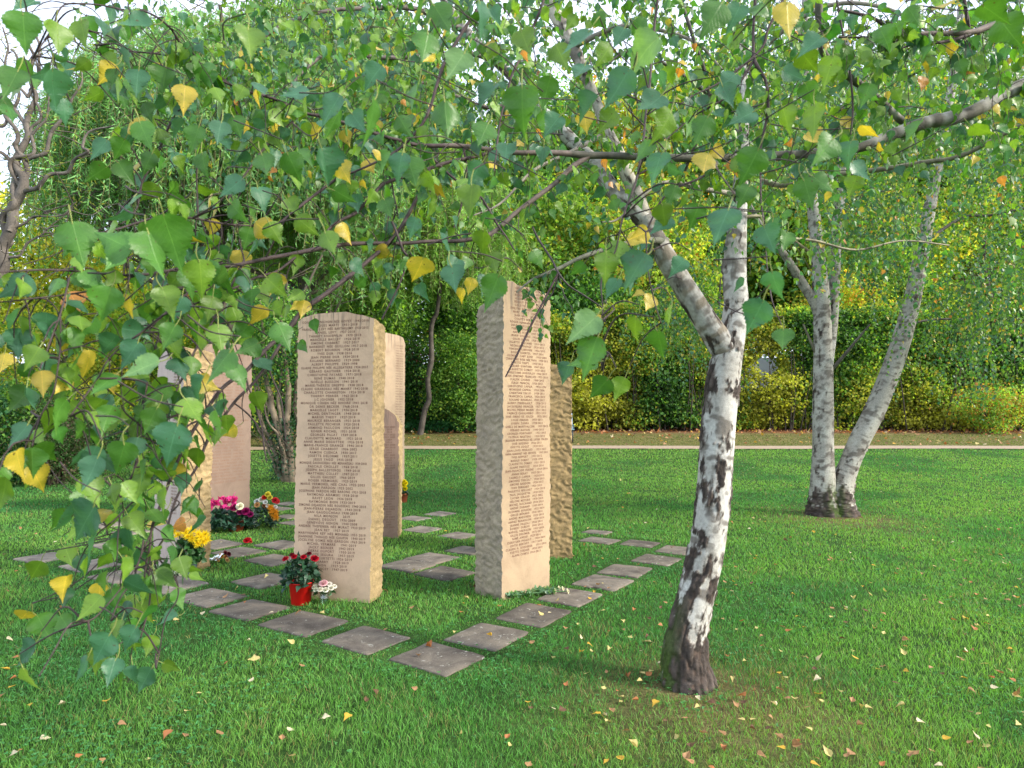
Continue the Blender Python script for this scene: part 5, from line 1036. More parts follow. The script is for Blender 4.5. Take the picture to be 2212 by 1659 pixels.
LV = """50 25 56 115 g;124 50 124 125 l;175 45 187 111 l;245 15 222 62 b;290 30 300 70 g;40 150 4 230 g;62 150 85 200 g;113 148 112 235 b;155 135 138 186 b;250 140 212 187 y;360 145 350 208 g;262 195 272 235 g;290 170 303 230 g;400 185 395 253 y;282 262 326 298 y;400 260 372 305 b;430 272 410 335 g;478 262 467 327 b;232 302 193 350 b;232 360 180 392 g;388 330 371 373 b;437 330 440 392 g;525 385 475 430 b;555 405 583 460 b;695 320 715 400 b;735 205 690 275 b;735 235 700 305 g;668 197 605 214 b;565 332 585 395 g;660 205 668 268 l;535 60 545 145 l;615 44 600 72 l;300 150 290 215 b;330 50 262 70 b;270 300 245 350 g;300 262 330 330 g;340 275 365 320 l;505 250 520 300 g;470 205 500 240 p;620 330 650 395 g;640 330 690 360 g;590 290 610 330 l;560 270 580 310 g;255 350 290 400 g;330 330 300 380 g;340 400 300 440 l;455 420 430 460 y;425 410 470 420 l;400 430 350 470 g;620 430 650 470 l;500 440 540 490 g;580 480 610 530 l;540 490 525 545 g;640 470 690 510 l;700 500 730 560 l;720 410 770 440 g;
352 462 400 592 G;320 500 348 615 g;285 540 192 492 G;155 478 180 580 G;160 500 130 560 g;660 465 668 522 l;40 595 12 650 l;150 630 181 686 o;178 586 205 650 g;240 620 217 700 g;250 625 190 640 l;400 583 425 645 g;430 560 440 650 l;520 540 518 598 y;578 665 545 712 y;650 655 625 672 y;600 697 630 762 G;647 737 672 762 g;42 665 2 718 b;5 600 30 640 g;70 717 42 770 l;118 713 140 768 g;100 762 92 822 b;125 815 138 875 l;145 800 175 860 l;10 762 3 812 y;300 738 258 800 b;345 780 265 812 p;500 757 440 828 G;440 812 400 866 b;430 715 425 780 l;560 740 508 768 g;505 785 542 842 g;552 868 546 902 l;225 838 180 880 l;430 865 382 908 g;400 860 435 930 l;385 915 350 1015 B;270 955 245 1042 g;205 968 165 1015 y;62 915 22 968 b;50 978 4 1032 G;80 1008 52 1062 l;72 930 102 968 l;120 880 100 950 l;512 922 470 945 y;212 985 188 1062 b;180 1060 165 1130 g;300 900 285 960 l;340 880 310 940 g;260 880 240 930 l;245 900 205 945 l;330 840 290 880 g;380 830 350 880 l;290 840 262 890 l;470 700 480 770 l;540 700 500 740 g;500 660 520 710 l;520 640 545 690 b;460 640 450 700 l;380 700 350 760 g;350 620 380 690 l;395 640 370 700 b;330 660 300 710 g;560 620 580 670 l;575 600 620 640 l;600 590 590 640 y;480 590 470 640 b;450 560 440 620 g;550 480 600 520 y;
205 1092 138 1198 B;200 1105 262 1112 y;290 1052 260 1090 b;395 1035 385 1075 g;430 1095 425 1138 g;330 1122 375 1158 y;400 1128 360 1145 o;90 1212 56 1268 l;150 1100 110 1150 g;270 1200 300 1180 y;217 1258 212 1308 y;335 1238 350 1302 G;170 1200 190 1250 b;250 1170 230 1220 g;140 1180 160 1230 l;80 1328 112 1388 g;60 1320 30 1365 y;130 1330 165 1370 g;78 1388 40 1452 b;50 1442 75 1502 l;238 1368 198 1442 b;190 1422 160 1480 b;215 1400 205 1460 l;295 1352 262 1408 b;330 1372 312 1415 l;250 1422 232 1482 b;328 1442 300 1497 b;352 1432 394 1448 l;380 1272 392 1322 g;300 1300 330 1350 l;270 1290 300 1340 l;350 1290 310 1330 l;385 1330 345 1350 b;240 1270 255 1330 g;300 1195 275 1240 l;320 1240 290 1290 p;360 1100 335 1150 g;310 1080 290 1120 g;340 1040 320 1080 l;300 1000 320 1060 g;350 1010 375 1050 p;
915 3 882 72 g;935 8 978 78 g;925 70 908 150 G;1035 2 1050 88 b;1060 20 1085 60 b;1005 112 958 186 p;1125 65 1150 130 l;1275 65 1218 130 b;1285 28 1312 62 g;1370 45 1410 78 g;1423 80 1338 152 p;1360 148 1312 234 b;1265 140 1228 192 b;1070 180 1022 244 b;1128 186 1127 292 G;1190 165 1170 232 g;1293 208 1246 267 b;1262 240 1268 290 y;1430 205 1372 266 B;1055 265 1023 337 G;810 210 800 322 G;960 215 968 307 g;905 178 888 252 g;1095 310 1090 370 b;1175 318 1168 364 b;1040 350 1006 407 B;825 143 780 194 b;880 340 905 417 g;1020 400 1012 477 l;1045 497 1040 554 l;950 505 985 552 b;1400 500 1352 520 y;1430 330 1398 402 b;790 345 812 380 y;870 330 850 400 b;920 370 945 420 l;1150 330 1180 350 g;1220 330 1235 360 g;990 560 960 610 b;760 245 800 300 b;860 250 890 300 g;730 350 760 400 y;1320 95 1290 150 l;1200 95 1230 160 l;1350 60 1320 110 b;1210 250 1170 300 b;1170 240 1190 300 g;1330 240 1290 290 l;1450 240 1420 320 l;1400 300 1380 360 g;
1560 5 1508 84 g;1600 10 1570 70 b;1650 5 1620 50 g;1700 3 1700 92 y;1775 80 1718 127 b;1560 185 1588 242 B;1530 250 1498 316 G;1500 255 1475 300 g;1630 240 1568 272 b;1760 225 1762 310 l;1800 298 1748 368 G;1735 385 1757 458 G;1755 380 1800 420 g;1850 380 1833 427 l;1575 450 1533 538 B;1665 488 1660 553 G;1700 500 1690 550 g;1838 305 1823 367 b;1530 330 1508 397 y;1560 320 1520 345 y;1580 345 1594 384 o;1600 330 1630 400 l;1640 320 1600 400 g;1690 230 1710 300 l;1690 150 1740 180 b;1740 180 1760 230 g;1590 160 1540 190 b;1730 110 1770 170 l;1800 120 1780 190 l;1880 180 1860 230 g;1900 60 1930 110 g;2030 20 2060 -30 y;2120 10 2190 60 g;2160 40 2210 110 g;1960 15 1990 60 g;2070 130 2090 170 g;1860 270 1900 300 y;1740 290 1790 320 y;1995 165 1988 200 o;2100 270 2150 300 l;1990 260 1960 310 g;1840 350 1870 400 b;
1395 548 1343 630 B;1335 602 1308 652 b;1310 545 1308 622 l;1290 682 1218 747 p;1290 728 1255 828 G;1290 780 1220 790 g;1232 783 1212 834 B;1315 818 1268 868 g;1350 816 1323 870 l;1375 686 1356 750 l;1450 663 1453 720 l;1420 713 1438 790 G;1410 638 1388 677 y;1390 630 1360 640 y;1480 560 1440 600 b;1355 512 1410 520 y;1450 470 1400 510 b;1430 440 1440 500 l;1650 488 1677 555 B;1668 586 1680 660 B;1650 648 1610 728 B;1692 710 1692 770 G;1510 440 1490 500 g;1620 400 1590 450 g;1460 400 1440 450 g;
915 556 888 627 y;975 572 987 642 B;1060 545 1077 594 l;1078 593 1048 677 G;1050 595 1040 650 b;1000 622 990 657 y;1020 600 1010 640 y;1150 540 1180 580 g;900 470 880 520 b;830 430 850 480 g;810 540 850 560 y;740 480 760 530 y;760 560 790 600 b;770 620 800 590 g"""
def build_front_birch():
    rg = np.random.default_rng(91); base = np.array([3.5, -.1, 0]); root = thing('birch_tree', 'birch beside the viewer, its long leafy boughs hanging across the top and left', 'tree', base)
    tr = MB(); tw = MB(); lf = MB(); off = -Vector(base)
    t0 = P3(2700, 60, 2.3)
    trunk_mesh(tr, np.array([[3.5, -.1, -.05, .17], [3.5, -.1, .3, .14], [3.52, 0, 1.2, .12], [3.45, .1, 2.2, .11], [3.5, .1, 3.2, .10], [3.55, 0, 4.4, .08], [3.5, -.1, 5.6, .05], [3.5, -.1, 7.0, .02]]), 40, .03, 51, lambda s: np.clip(.9 - s * .9, .08, 1), None, lambda s: .03 * np.exp(-s / .1))
    tr.build('trunk', M_bark, root).location = off
    allp = []
    for k, rows in enumerate(FG):
        C = px(rows)
        if k == 0: C = np.vstack([[3.46, .12, 2.25, .05], [3.2, .9, 2.5, .046], C])
        elif rows[0][0] > 2300: C = np.vstack([[3.0, 1.3, 2.6, .02], C])
        Q = spline(C, 7); n = len(Q); Q[:, :3] += (fbm(np.stack([Q[:, 0] * 9, Q[:, 2] * 9, Q[:, 1] * 9 + k], -1), 3, 40 + k)[:, None] - .5) * .012
        thick = Q[:, 3:4] > .010
        nz = vnoise(np.stack([np.arange(n) * .8, np.full(n, k), np.zeros(n)], -1), 3)[:, None]
        bd = fbm(np.stack([np.arange(n) * .55, np.full(n, k), np.zeros(n)], -1), 2, 17)[:, None]; pale = np.where((bd > .50) | (Q[:, 3:4] < .013), [.085, .08, .06], [.27, .26, .225]) * (.6 + .8 * nz)
        cc = np.where(thick, pale, np.where(Q[:, 3:4] > .0065, np.array([.13, .10, .085]) * (.7 + .6 * nz), TWIG * (.7 + .8 * nz)))
        kn = 1 + .25 * np.clip(rg.random(n) - .82, 0, 1) * 5
        tube(tw, Q[:, :3], np.maximum(Q[:, 3] * kn * .9, .0011), 10 if Q[0, 3] > .008 else 6, cc); allp.append(Q)
    # hand placed leaves
    AP = np.concatenate(allp)[:, :3]
    P, D, Nn, Sz, C, = [], [], [], [], []
    cm = dict(g=GREEN * 1.0, G=GREEN * 1.12, b=BLUEG * 1.05, B=BLUEG * 1.0, l=LIME * .85, p=PALE * 1.2, y=YELLOW, o=ORANGE)
    items = [e.split() for e in LV.replace('\n', '').split(';') if e.strip()]
    cam_p = np.array([0, 0, EYE])
    for u0, v0, u1, v1, c in items:
        u0, v0, u1, v1 = map(float, (u0, v0, u1, v1)); L = math.hypot(u1 - u0, v1 - v0); real = rg.uniform(.050, .062)
        y = real * .92 * F / L; 
        # a bough that passes nearby in the picture sets the exact distance
        y = min(max(y, .85), 2.6)
        a = P3(u0, v0, y); b = P3(u1, v1, y); d = b - a; vd = nrm(a - cam_p)
        d = d + vd * rg.normal(0, .25) * np.linalg.norm(d); ln = np.linalg.norm(b - a)
        nn_ = -vd + rg.normal(0, .42, 3)
        if c in 'bBp': nn_ = -vd * .8 + np.array([0, 0, .75]) + rg.normal(0, .2, 3)
        P.append(a); D.append(d); Nn.append(nn_ * (1 if rg.random() < .5 or c in 'bBp' else -1)); Sz.append(ln * .93); C.append(cm[c] * rg.uniform(.85, 1.15))
        # petiole and the little twig it grows on, reaching to the nearest bough
        dd = nrm(d); k = a - dd * .018 + np.array([0, 0, .004]); m = AP[np.argmin(((AP - a) ** 2).sum(1))]; dist = np.linalg.norm(m - k)
        tube(tw, spline([a + dd * .004, a - dd * .010 + rg.normal(0, .002, 3), k], 3), [.0008] * 7, 4, (.26, .30, .08))
        if dist > .15:
            # grows on a thin shoot that runs back up towards its bough
            k2 = k + nrm(m - k) * rg.uniform(.05, .12) + np.array([0, 0, rg.uniform(.01, .05)]) + rg.normal(0, .015, 3)
            tube(tw, spline([k, (k + k2) / 2 + rg.normal(0, .006, 3), k2], 4), np.linspace(.0009, .0012, 9), 4, TWIG * 1.1)
        else:
            mid = (k + m) / 2 + np.array([0, 0, .03 * min(1, dist / .2)]) + rg.normal(0, .008, 3); Q = spline([k, mid, m], 5); tube(tw, Q, np.linspace(.0009, .0019, len(Q)), 5, TWIG * 1.1)
    add_leaves(lf, np.array(P), np.array(D), np.array(Nn), np.array(Sz), np.array(C), 'near', .28, .17, rg)
    # procedural shoots along the boughs
    skip = {0: .0}
    for k, Q in enumerate(allp):
        seg = np.linalg.norm(np.diff(Q[:, :3], axis=0), axis=1); L = seg.sum(); 
        m = int(L * 20) if (k == 0 or np.mean([q[0] for q in FG[k]]) > 520) else int(L * 36); 
        if k in (28, 29, 30, 31): m = int(L * 2)
        t = rg.random(m) * (len(Q) - 1.01); i = t.astype(int); st = Q[i, :3] * (1 - (t - i))[:, None] + Q[i + 1, :3] * (t - i)[:, None]
        keep = (st[:, 0] < 2.6); 
        # only where the photo is leafy: above a falling diagonal
        u = CX + F * st[:, 0] / st[:, 1]; v = HOR - F * (st[:, 2] - EYE) / st[:, 1]
        keep &= ~((u > 480) & (v > 560)); keep &= ~((u > 640) & (v > 500) & (rg.random(m) < .5)); keep &= ~((u > 395) & (v > 880)); keep &= ~((u > 350) & (v > 1060)); keep &= ~((u > 290) & (v > 1030) & (v < 1290) & (rg.random(m) < .7)); keep &= ~((v > 1240) & (rg.random(m) < .6)); st = st[keep]; m = len(st)
        if m == 0: continue
        hanging_twigs(tw, lf, st, rg.normal(0, .8, (m, 3)), rg.uniform(.05, .17, m), rg, (.030, .048), kind='near', node=.032, r0=.0012, colf=lambda q: leaf_cols(q, rg, .045, .38, .25), pet=.02)
    # finer shoots of the same tree a little further off, across the top
    n = 520; u = rg.uniform(250, 2300, n); v = -90 + 360 * rg.random(n) ** 1.2 - 60 * (u < 500); y = rg.uniform(1.9, 3.1, n); kp = rg.random(n) < np.clip((fbm(np.stack([u / 130, v / 130, 0 * u], -1), 3, 166) - .36) * 5, .08, 1); u, v, y = u[kp], v[kp], y[kp]
    st = np.array([P3(a, b, c) for a, b, c in zip(u, v, y)]); hanging_twigs(tw, lf, st, rg.normal(0, .5, (len(st), 3)), rg.uniform(.12, .34, len(st)), rg, (.032, .047), kind='near', node=.034, r0=.0012, colf=lambda q: leaf_cols(q, rg, .045, .35, .25), pet=.02)
    # the rest of its crown above and to the right of the view
    n = 260; Pn = np.stack([rg.uniform(.8, 4.6, n), rg.uniform(-1.0, 2.0, n), rg.uniform(3.4, 6.8, n)], -1)
    hanging_twigs(tw, lf, Pn, rg.normal(0, .6, (n, 3)), rg.uniform(.4, .9, n), rg, (.05, .07), kind='far', node=.05, colf=lambda q: leaf_cols(q, rg, .05, .3, .25))
    tw.build('branches', M_twig, root).location = off; lf.build('foliage', M_vein, root).location = off
build_front_birch()
# ================================================================ BACKGROUND TREES AND SHRUBS
def crown(mb, c, rad, ncl, per, size, colf, rg, spread=.45, shell=.55, droop=.4, flat=None):
    v = rand_dirs(ncl, rg); r = rg.uniform(shell, 1, ncl) ** .7; lump = 1 + .25 * (fbm(v * 2.2 + rg.uniform(0, 50), 2, 5) - .5) * 2
    K = np.array(c) + v * np.array(rad) * (r * lump)[:, None]
    if flat is not None: K[:, 2] = np.maximum(K[:, 2], flat + .1)
    n = ncl * per; idx = np.repeat(np.arange(ncl), per); o = rg.normal(0, spread, (n, 3)) * np.array([1, 1, .7]); o[:, 2] -= droop * spread * np.abs(rg.normal(0, 1, n))
    P = K[idx] + o; tone = rg.uniform(.75, 1.6, ncl)[idx][:, None]; hue = rg.random(ncl)[idx]
    if flat is not None: kp = P[:, 2] > flat; P, tone, hue = P[kp], tone[kp], hue[kp]
    n = len(P); D = nrm(rg.normal(0, 1, (n, 3)) + [0, 0, -.7]); Nn = nrm(rg.normal(0, 1, (n, 3)) + nrm(P - np.array(c)) * .8 + [0, 0, .4])
    add_leaves(mb, P, D, Nn, size * rg.uniform(.6, 1.3, n), np.clip(colf(n, hue) * tone, .003, 1), 'far', .3, .2, rg)
def limbs(mb, base, top, r0, nl, rad, rg, col, bend=.4, h0=.35, up=.6):
    base = np.array(base, float); top = np.array(top, float); k = 7; t = np.linspace(0, 1, k)[:, None]
    T = base * (1 - t) + top * t + np.concatenate([np.zeros((1, 3)), rg.normal(0, bend, (k - 2, 3)) * [1, 1, .2], np.zeros((1, 3))]); Q = spline(T, 6); R = r0 * np.linspace(1, .18, len(Q)); R[:4] *= [1.5, 1.3, 1.15, 1.05]
    tube(mb, Q, R, 9, col)
    for i in range(nl):
        s = rg.uniform(h0, .95); p = Q[int(s * (len(Q) - 1))]; a = rg.uniform(0, 6.28); L = rad * rg.uniform(.5, 1) * (1.15 - s * .5)
        d = np.array([math.cos(a), math.sin(a), rg.uniform(.1, up)]); e = p + d * L
        m1 = p + d * L * .35 + rg.normal(0, .12 * L, 3); m2 = p + d * L * .7 + rg.normal(0, .12 * L, 3); q = spline([p, m1, m2, e], 4); tube(mb, q, r0 * .38 * (1.1 - s) * np.linspace(1, .2, len(q)) + .006, 5, col)
        for j in range(3):
            f = q[rg.integers(4, len(q))]; tube(mb, spline([f, f + rg.normal(0, .25 * L, 3), f + rg.normal(0, .45 * L, 3) + [0, 0, .1]], 3), [.014] * 3 + [.01] * 2 + [.006] * 2, 4, col)
def mixcol(cols, wts):
    cols = np.array(cols); cw = np.cumsum(wts) / np.sum(wts)
    def f(n, hue):
        h = np.clip(hue + rng.normal(0, .12, n), 0, .9999); return cols[np.searchsorted(cw, h)] * rng.uniform(.75, 1.25, (n, 1))
    return f
DG = (.040, .110, .024); MG = (.085, .205, .038); LG = (.17, .32, .055); YG = (.28, .38, .055); YL = (.46, .43, .06); OR = (.34, .17, .04); BG = (.020, .085, .035)

# ---------------------------------------------------------------- right hand birch clump
def build_clump():
    rg = np.random.default_rng(303); base = G(1800, 1112); root = thing('birch_tree', 'far right silver birch with two white trunks in a V from one mossy foot', 'tree', base); off = -Vector(base)
    y = base[1]; mb = MB()
    A = px([(1782, 1125, y, 84), (1781, 1105, y, 72), (1778, 1060, y, 55), (1778, 980, y, 44), (1778, 870, y, 42), (1778, 760, y, 38), (1775, 650, y, 34), (1768, 560, y, 29), (1760, 480, y, 26), (1750, 400, y, 24), (1742, 300, y, 22), (1738, 160, y, 18), (1740, 0, y, 14), (1745, -300, y, 5)])
    B_ = px([(1814, 1125, y, 84), (1812, 1100, y, 70), (1814, 1060, y, 54), (1832, 1010, y, 42), (1855, 955, y, 42), (1888, 890, y, 42), (1925, 800, y, 40), (1950, 725, y, 38), (1972, 640, y, 34), (1988, 560, y, 30), (2004, 470, y, 26), (2020, 390, y, 21), (2045, 250, y, 18), (2068, 110, y, 18), (2078, 0, y, 15), (2090, -300, y, 5)])
    C_ = px([(1778, 900, y + .1, 22), (1788, 790, y + .15, 22), (1798, 700, y + .2, 22), (1803, 600, y + .2, 22), (1808, 489, y + .2, 20), (1815, 420, y + .2, 22), (1820, 330, y + .2, 16), (1830, 150, y + .2, 10), (1840, 0, y, 6)])
    D_ = px([(1770, 690, y, 18), (1757, 652, y, 20), (1735, 615, y, 20), (1710, 575, y - .1, 17), (1690, 545, y - .2, 15), (1640, 480, y - .3, 10), (1600, 400, y - .4, 6)])
    fz = lambda s: np.clip(1.35 - s * 1.7, .12, 1.05); ms = lambda V, D, s: (np.clip(1 - s / .85, 0, 1) * 1.6)[:, None] * np.clip(.2 + D[..., 0] * .8 - D[..., 1] * .3, 0, 1)
    ms2 = lambda V, D, s: (np.clip(1 - s / .7, 0, 1) * 1.6)[:, None] * np.clip(.3 - D[..., 0] * .9, 0, 1)
    trunk_mesh(mb, A, 48, .02, 61, fz, ms, lambda s: .05 * np.exp(-s / .14), .022, grey=.8, base_col=(.42, .41, .36)); mb.build('trunk', M_bark, root).location = off
    mb = MB(); trunk_mesh(mb, B_, 48, .02, 71, fz, ms2, lambda s: .05 * np.exp(-s / .14), .022, grey=.8, base_col=(.42, .41, .36)); mb.build('trunk', M_bark, root).location = off
    mb = MB(); trunk_mesh(mb, C_, 32, .025, 81, lambda s: .1 + 0 * s, None, None, .008, grey=1.0); trunk_mesh(mb, D_, 24, .025, 91, lambda s: .15 + 0 * s, None, None, .005, grey=1.2, base_col=(.3, .28, .23)); mb.build('limb', M_bark, root).location = off
    tw = MB(); lf = MB()
    def br(rows, col=(.10, .09, .075)):
        Q = spline(px(rows), 6); tube(tw, Q[:, :3], Q[:, 3], 6, np.array(col) * (.7 + .6 * rg.random((len(Q), 1))))
    br([(1795, 800, y, 8), (1830, 760, y - .2, 7), (1850, 735, y - .3, 5), (1880, 700, y - .4, 3)]); br([(1960, 700, y, 7), (2020, 690, y, 5), (2100, 690, y, 3)]); br([(2050, 330, y, 8), (2110, 300, y, 6), (2200, 240, y, 4)])
    br([(1770, 780, y, 8), (1752, 740, y, 6), (1735, 700, y, 4)], (.16, .15, .1)); br([(2000, 520, y, 8), (2080, 470, y, 7), (2140, 465, y - .3, 6), (2260, 440, y - .6, 5)])
    br([(1775, 560, y, 9), (1735, 535, y - .1, 7), (1690, 500, y - .2, 5), (1650, 485, y - .3, 3)], (.2, .18, .1)); br([(1810, 480, y, 8), (1850, 430, y, 6), (1920, 410, y, 4)])
    def region(n, u0, u1, v0, v1, y0, y1, ln, dens=None, **k):
        u = rg.uniform(u0, u1, n); v = rg.uniform(v0, v1, n); yy = rg.uniform(y0, y1, n)
        if dens is not None: kp = rg.random(n) < dens(u, v); u, v, yy = u[kp], v[kp], yy[kp]
        P = np.array([P3(a, b, c) for a, b, c in zip(u, v, yy)]); hanging_twigs(tw, lf, P, rg.normal(0, .35, (len(P), 3)), rg.uniform(*ln, len(P)), rg, sag=1.3, wander=.15, **k)
    pt = lambda u, v: np.clip((fbm(np.stack([u / 90, v / 110, 0 * u], -1), 3, 166) - .38) * 5, .05, 1) * np.where((np.abs(u - np.interp(v, [0, 250, 470, 640, 800, 900], [2078, 2045, 2004, 1972, 1925, 1880])) < 34) & (rg.random(len(u)) < .75), .05, 1) * np.where((np.abs(u - 1776) < 26) & (v > 540), .12, 1) 
    cf = lambda q: leaf_cols(q, rg, .07, .35, .25)
    region(1500, 1560, 2330, 40, 480, 8.2, 12.5, (.5, 1.5), pt, size=(.045, .065), kind='far', node=.045, colf=cf, r0=.0016)
    region(420, 1840, 2300, 380, 620, 8.4, 12.0, (.5, 1.3), pt, size=(.045, .065), kind='far', node=.045, colf=cf, r0=.0016)
    region(110, 2030, 2150, 600, 720, 8.6, 11.0, (.8, 1.5), None, size=(.045, .06), kind='far', node=.045, colf=cf, r0=.0016)
    region(110, 1420, 1560, 560, 720, 9.5, 12.0, (.7, 1.3), None, size=(.045, .06), kind='far', node=.05, colf=cf, r0=.0016)
    tw.build('branches', M_twig, root).location = off; lf.build('foliage', M_leaf, root, smooth=False).location = off
build_clump()

# ---------------------------------------------------------------- weeping willows
def willow(lab, base, top_z, c, rad, ns, ln, size, seed, trunkrows=None, lean=(0, 0), r0=.2, cols=None, crooked=False):
    rg = np.random.default_rng(seed); root = thing('willow_tree', lab, 'tree', base); off = -Vector(base); tr = MB(); c = np.array(c, float)
    if trunkrows is not None:
        Q = spline(trunkrows, 6); tube(tr, Q[:, :3], Q[:, 3], 10, np.array([.075, .065, .055]) * (.7 + .6 * rg.random((len(Q), 1))))
        limbs(tr, Q[-1, :3], c + [0, 0, rad[2] * .7], r0 * .6, 16, rad[0] * .9, rg, (.075, .065, .05), up=.8, h0=.05)
    else: limbs(tr, base, c + [0, 0, rad[2] * .8], r0, 22, rad[0] * .9, rg, (.085, .075, .055), up=.9, h0=.25)
    tr.build('trunk', M_bark, root).location = off
    # strands start on the dome of the crown and fall
    v = rand_dirs(ns, rg); v[:, 2] = np.abs(v[:, 2]) * .9 - .15; r = rg.uniform(.45, 1, ns); S_ = c + v * np.array(rad) * r[:, None] * (1 + .2 * (fbm(v * 3, 2, seed) - .5))[:, None]
    tw = MB(); lf = MB(); base_c = np.array(cols if cols is not None else (.15, .30, .07)); tone = np.repeat(rg.uniform(.6, 1.35, ns), 1)
    k = 6; L = rg.uniform(*ln, ns) * (.5 + fbm(S_ * .5, 2, seed + 9)); P = np.zeros((ns, k, 3)); P[:, 0] = S_; d = nrm(v * [1, 1, .2] + rg.normal(0, .3, (ns, 3)))
    for i in range(1, k): d = nrm(d * .55 + np.array([0, 0, -.8]) + rg.normal(0, .12, (ns, 3))); P[:, i] = P[:, i - 1] + d * (L / (k - 1))[:, None]
    P[:, :, 2] = np.maximum(P[:, :, 2], float(th(c[1])) + .3)
    a = np.arange(3) * 2.094; V = P[:, :, None] + .006 * np.stack([np.cos(a), np.sin(a), 0 * a], -1)[None, None]; i = (np.arange(ns)[:, None, None] * k + np.arange(k - 1)[None, :, None]) * 3; j = np.arange(3)[None, None]; jj = (j + 1) % 3
    tw.add(V.reshape(-1, 3), np.stack([i + j, i + jj, i + 3 + jj, i + 3 + j], -1).reshape(-1, 4), np.tile([.16, .15, .06], (ns * k * 3, 1)))
    m = np.maximum(3, (L / .05).astype(int)); idx = np.repeat(np.arange(ns), m); t = rg.random(len(idx)) * (k - 1.01); i0 = t.astype(int); f = (t - i0)[:, None]; Q = P[idx, i0] * (1 - f) + P[idx, i0 + 1] * f
    q = len(Q); D = nrm(rg.normal(0, .8, (q, 3)) * [1, 1, .5] + [0, 0, -.8]); C = base_c * (tone[idx][:, None]) * rg.uniform(.7, 1.3, (q, 1)); yl = rg.random(q) < .06; C[yl] = np.array(YG) * 1.1
    add_leaves(lf, Q, D, rand_dirs(q, rg), rg.uniform(size * .8, size * 1.5, q), C, 'narrow', .2, .5, rg)
    tw.build('strands', M_twig, root).location = off; lf.build('foliage', M_far, root, smooth=False).location = off
# ---------------------------------------------------------------- prototypes for the woods
def wood_tree(lab, base, h, rad, colf, seed, trunk_h=.3, r0=.16, ncl=240, per=55, size=.16, group=None, trunk_col=(.07, .06, .045), spread=.5, droop=.5, name='tree'):
    rg = np.random.default_rng(seed); root = thing(name, lab, 'tree', base, group); off = -Vector(base); base = np.array(base, float)
    tr = MB(); limbs(tr, base - [0, 0, .1], base + [0, 0, h * .93], r0, 14, rad[0] * .8, rg, trunk_col, .15, .25); tr.build('trunk', M_bark, root).location = off
    lf = MB(); cz = h * (trunk_h + 1) / 2; crown(lf, base + [0, 0, cz], (rad[0], rad[1], h * (1 - trunk_h) / 2), ncl, per, size, colf, rg, spread, .25, droop); lf.build('crown', M_far, root, smooth=False).location = off
    return root
def copy_tree(root, loc, rz, sc, lab, group=None):
    r = root.copy(); COL.objects.link(r); r.location = loc; r.rotation_euler = (0, 0, rz); r.scale = (sc, sc, sc); r['label'] = lab
    if group: r['group'] = group
    for ch in list(root.children):
        c = ch.copy(); COL.objects.link(c); c.parent = r
    return r
def gp(u, y): return np.array([(u - CX) / F * y, y, float(th(y))])

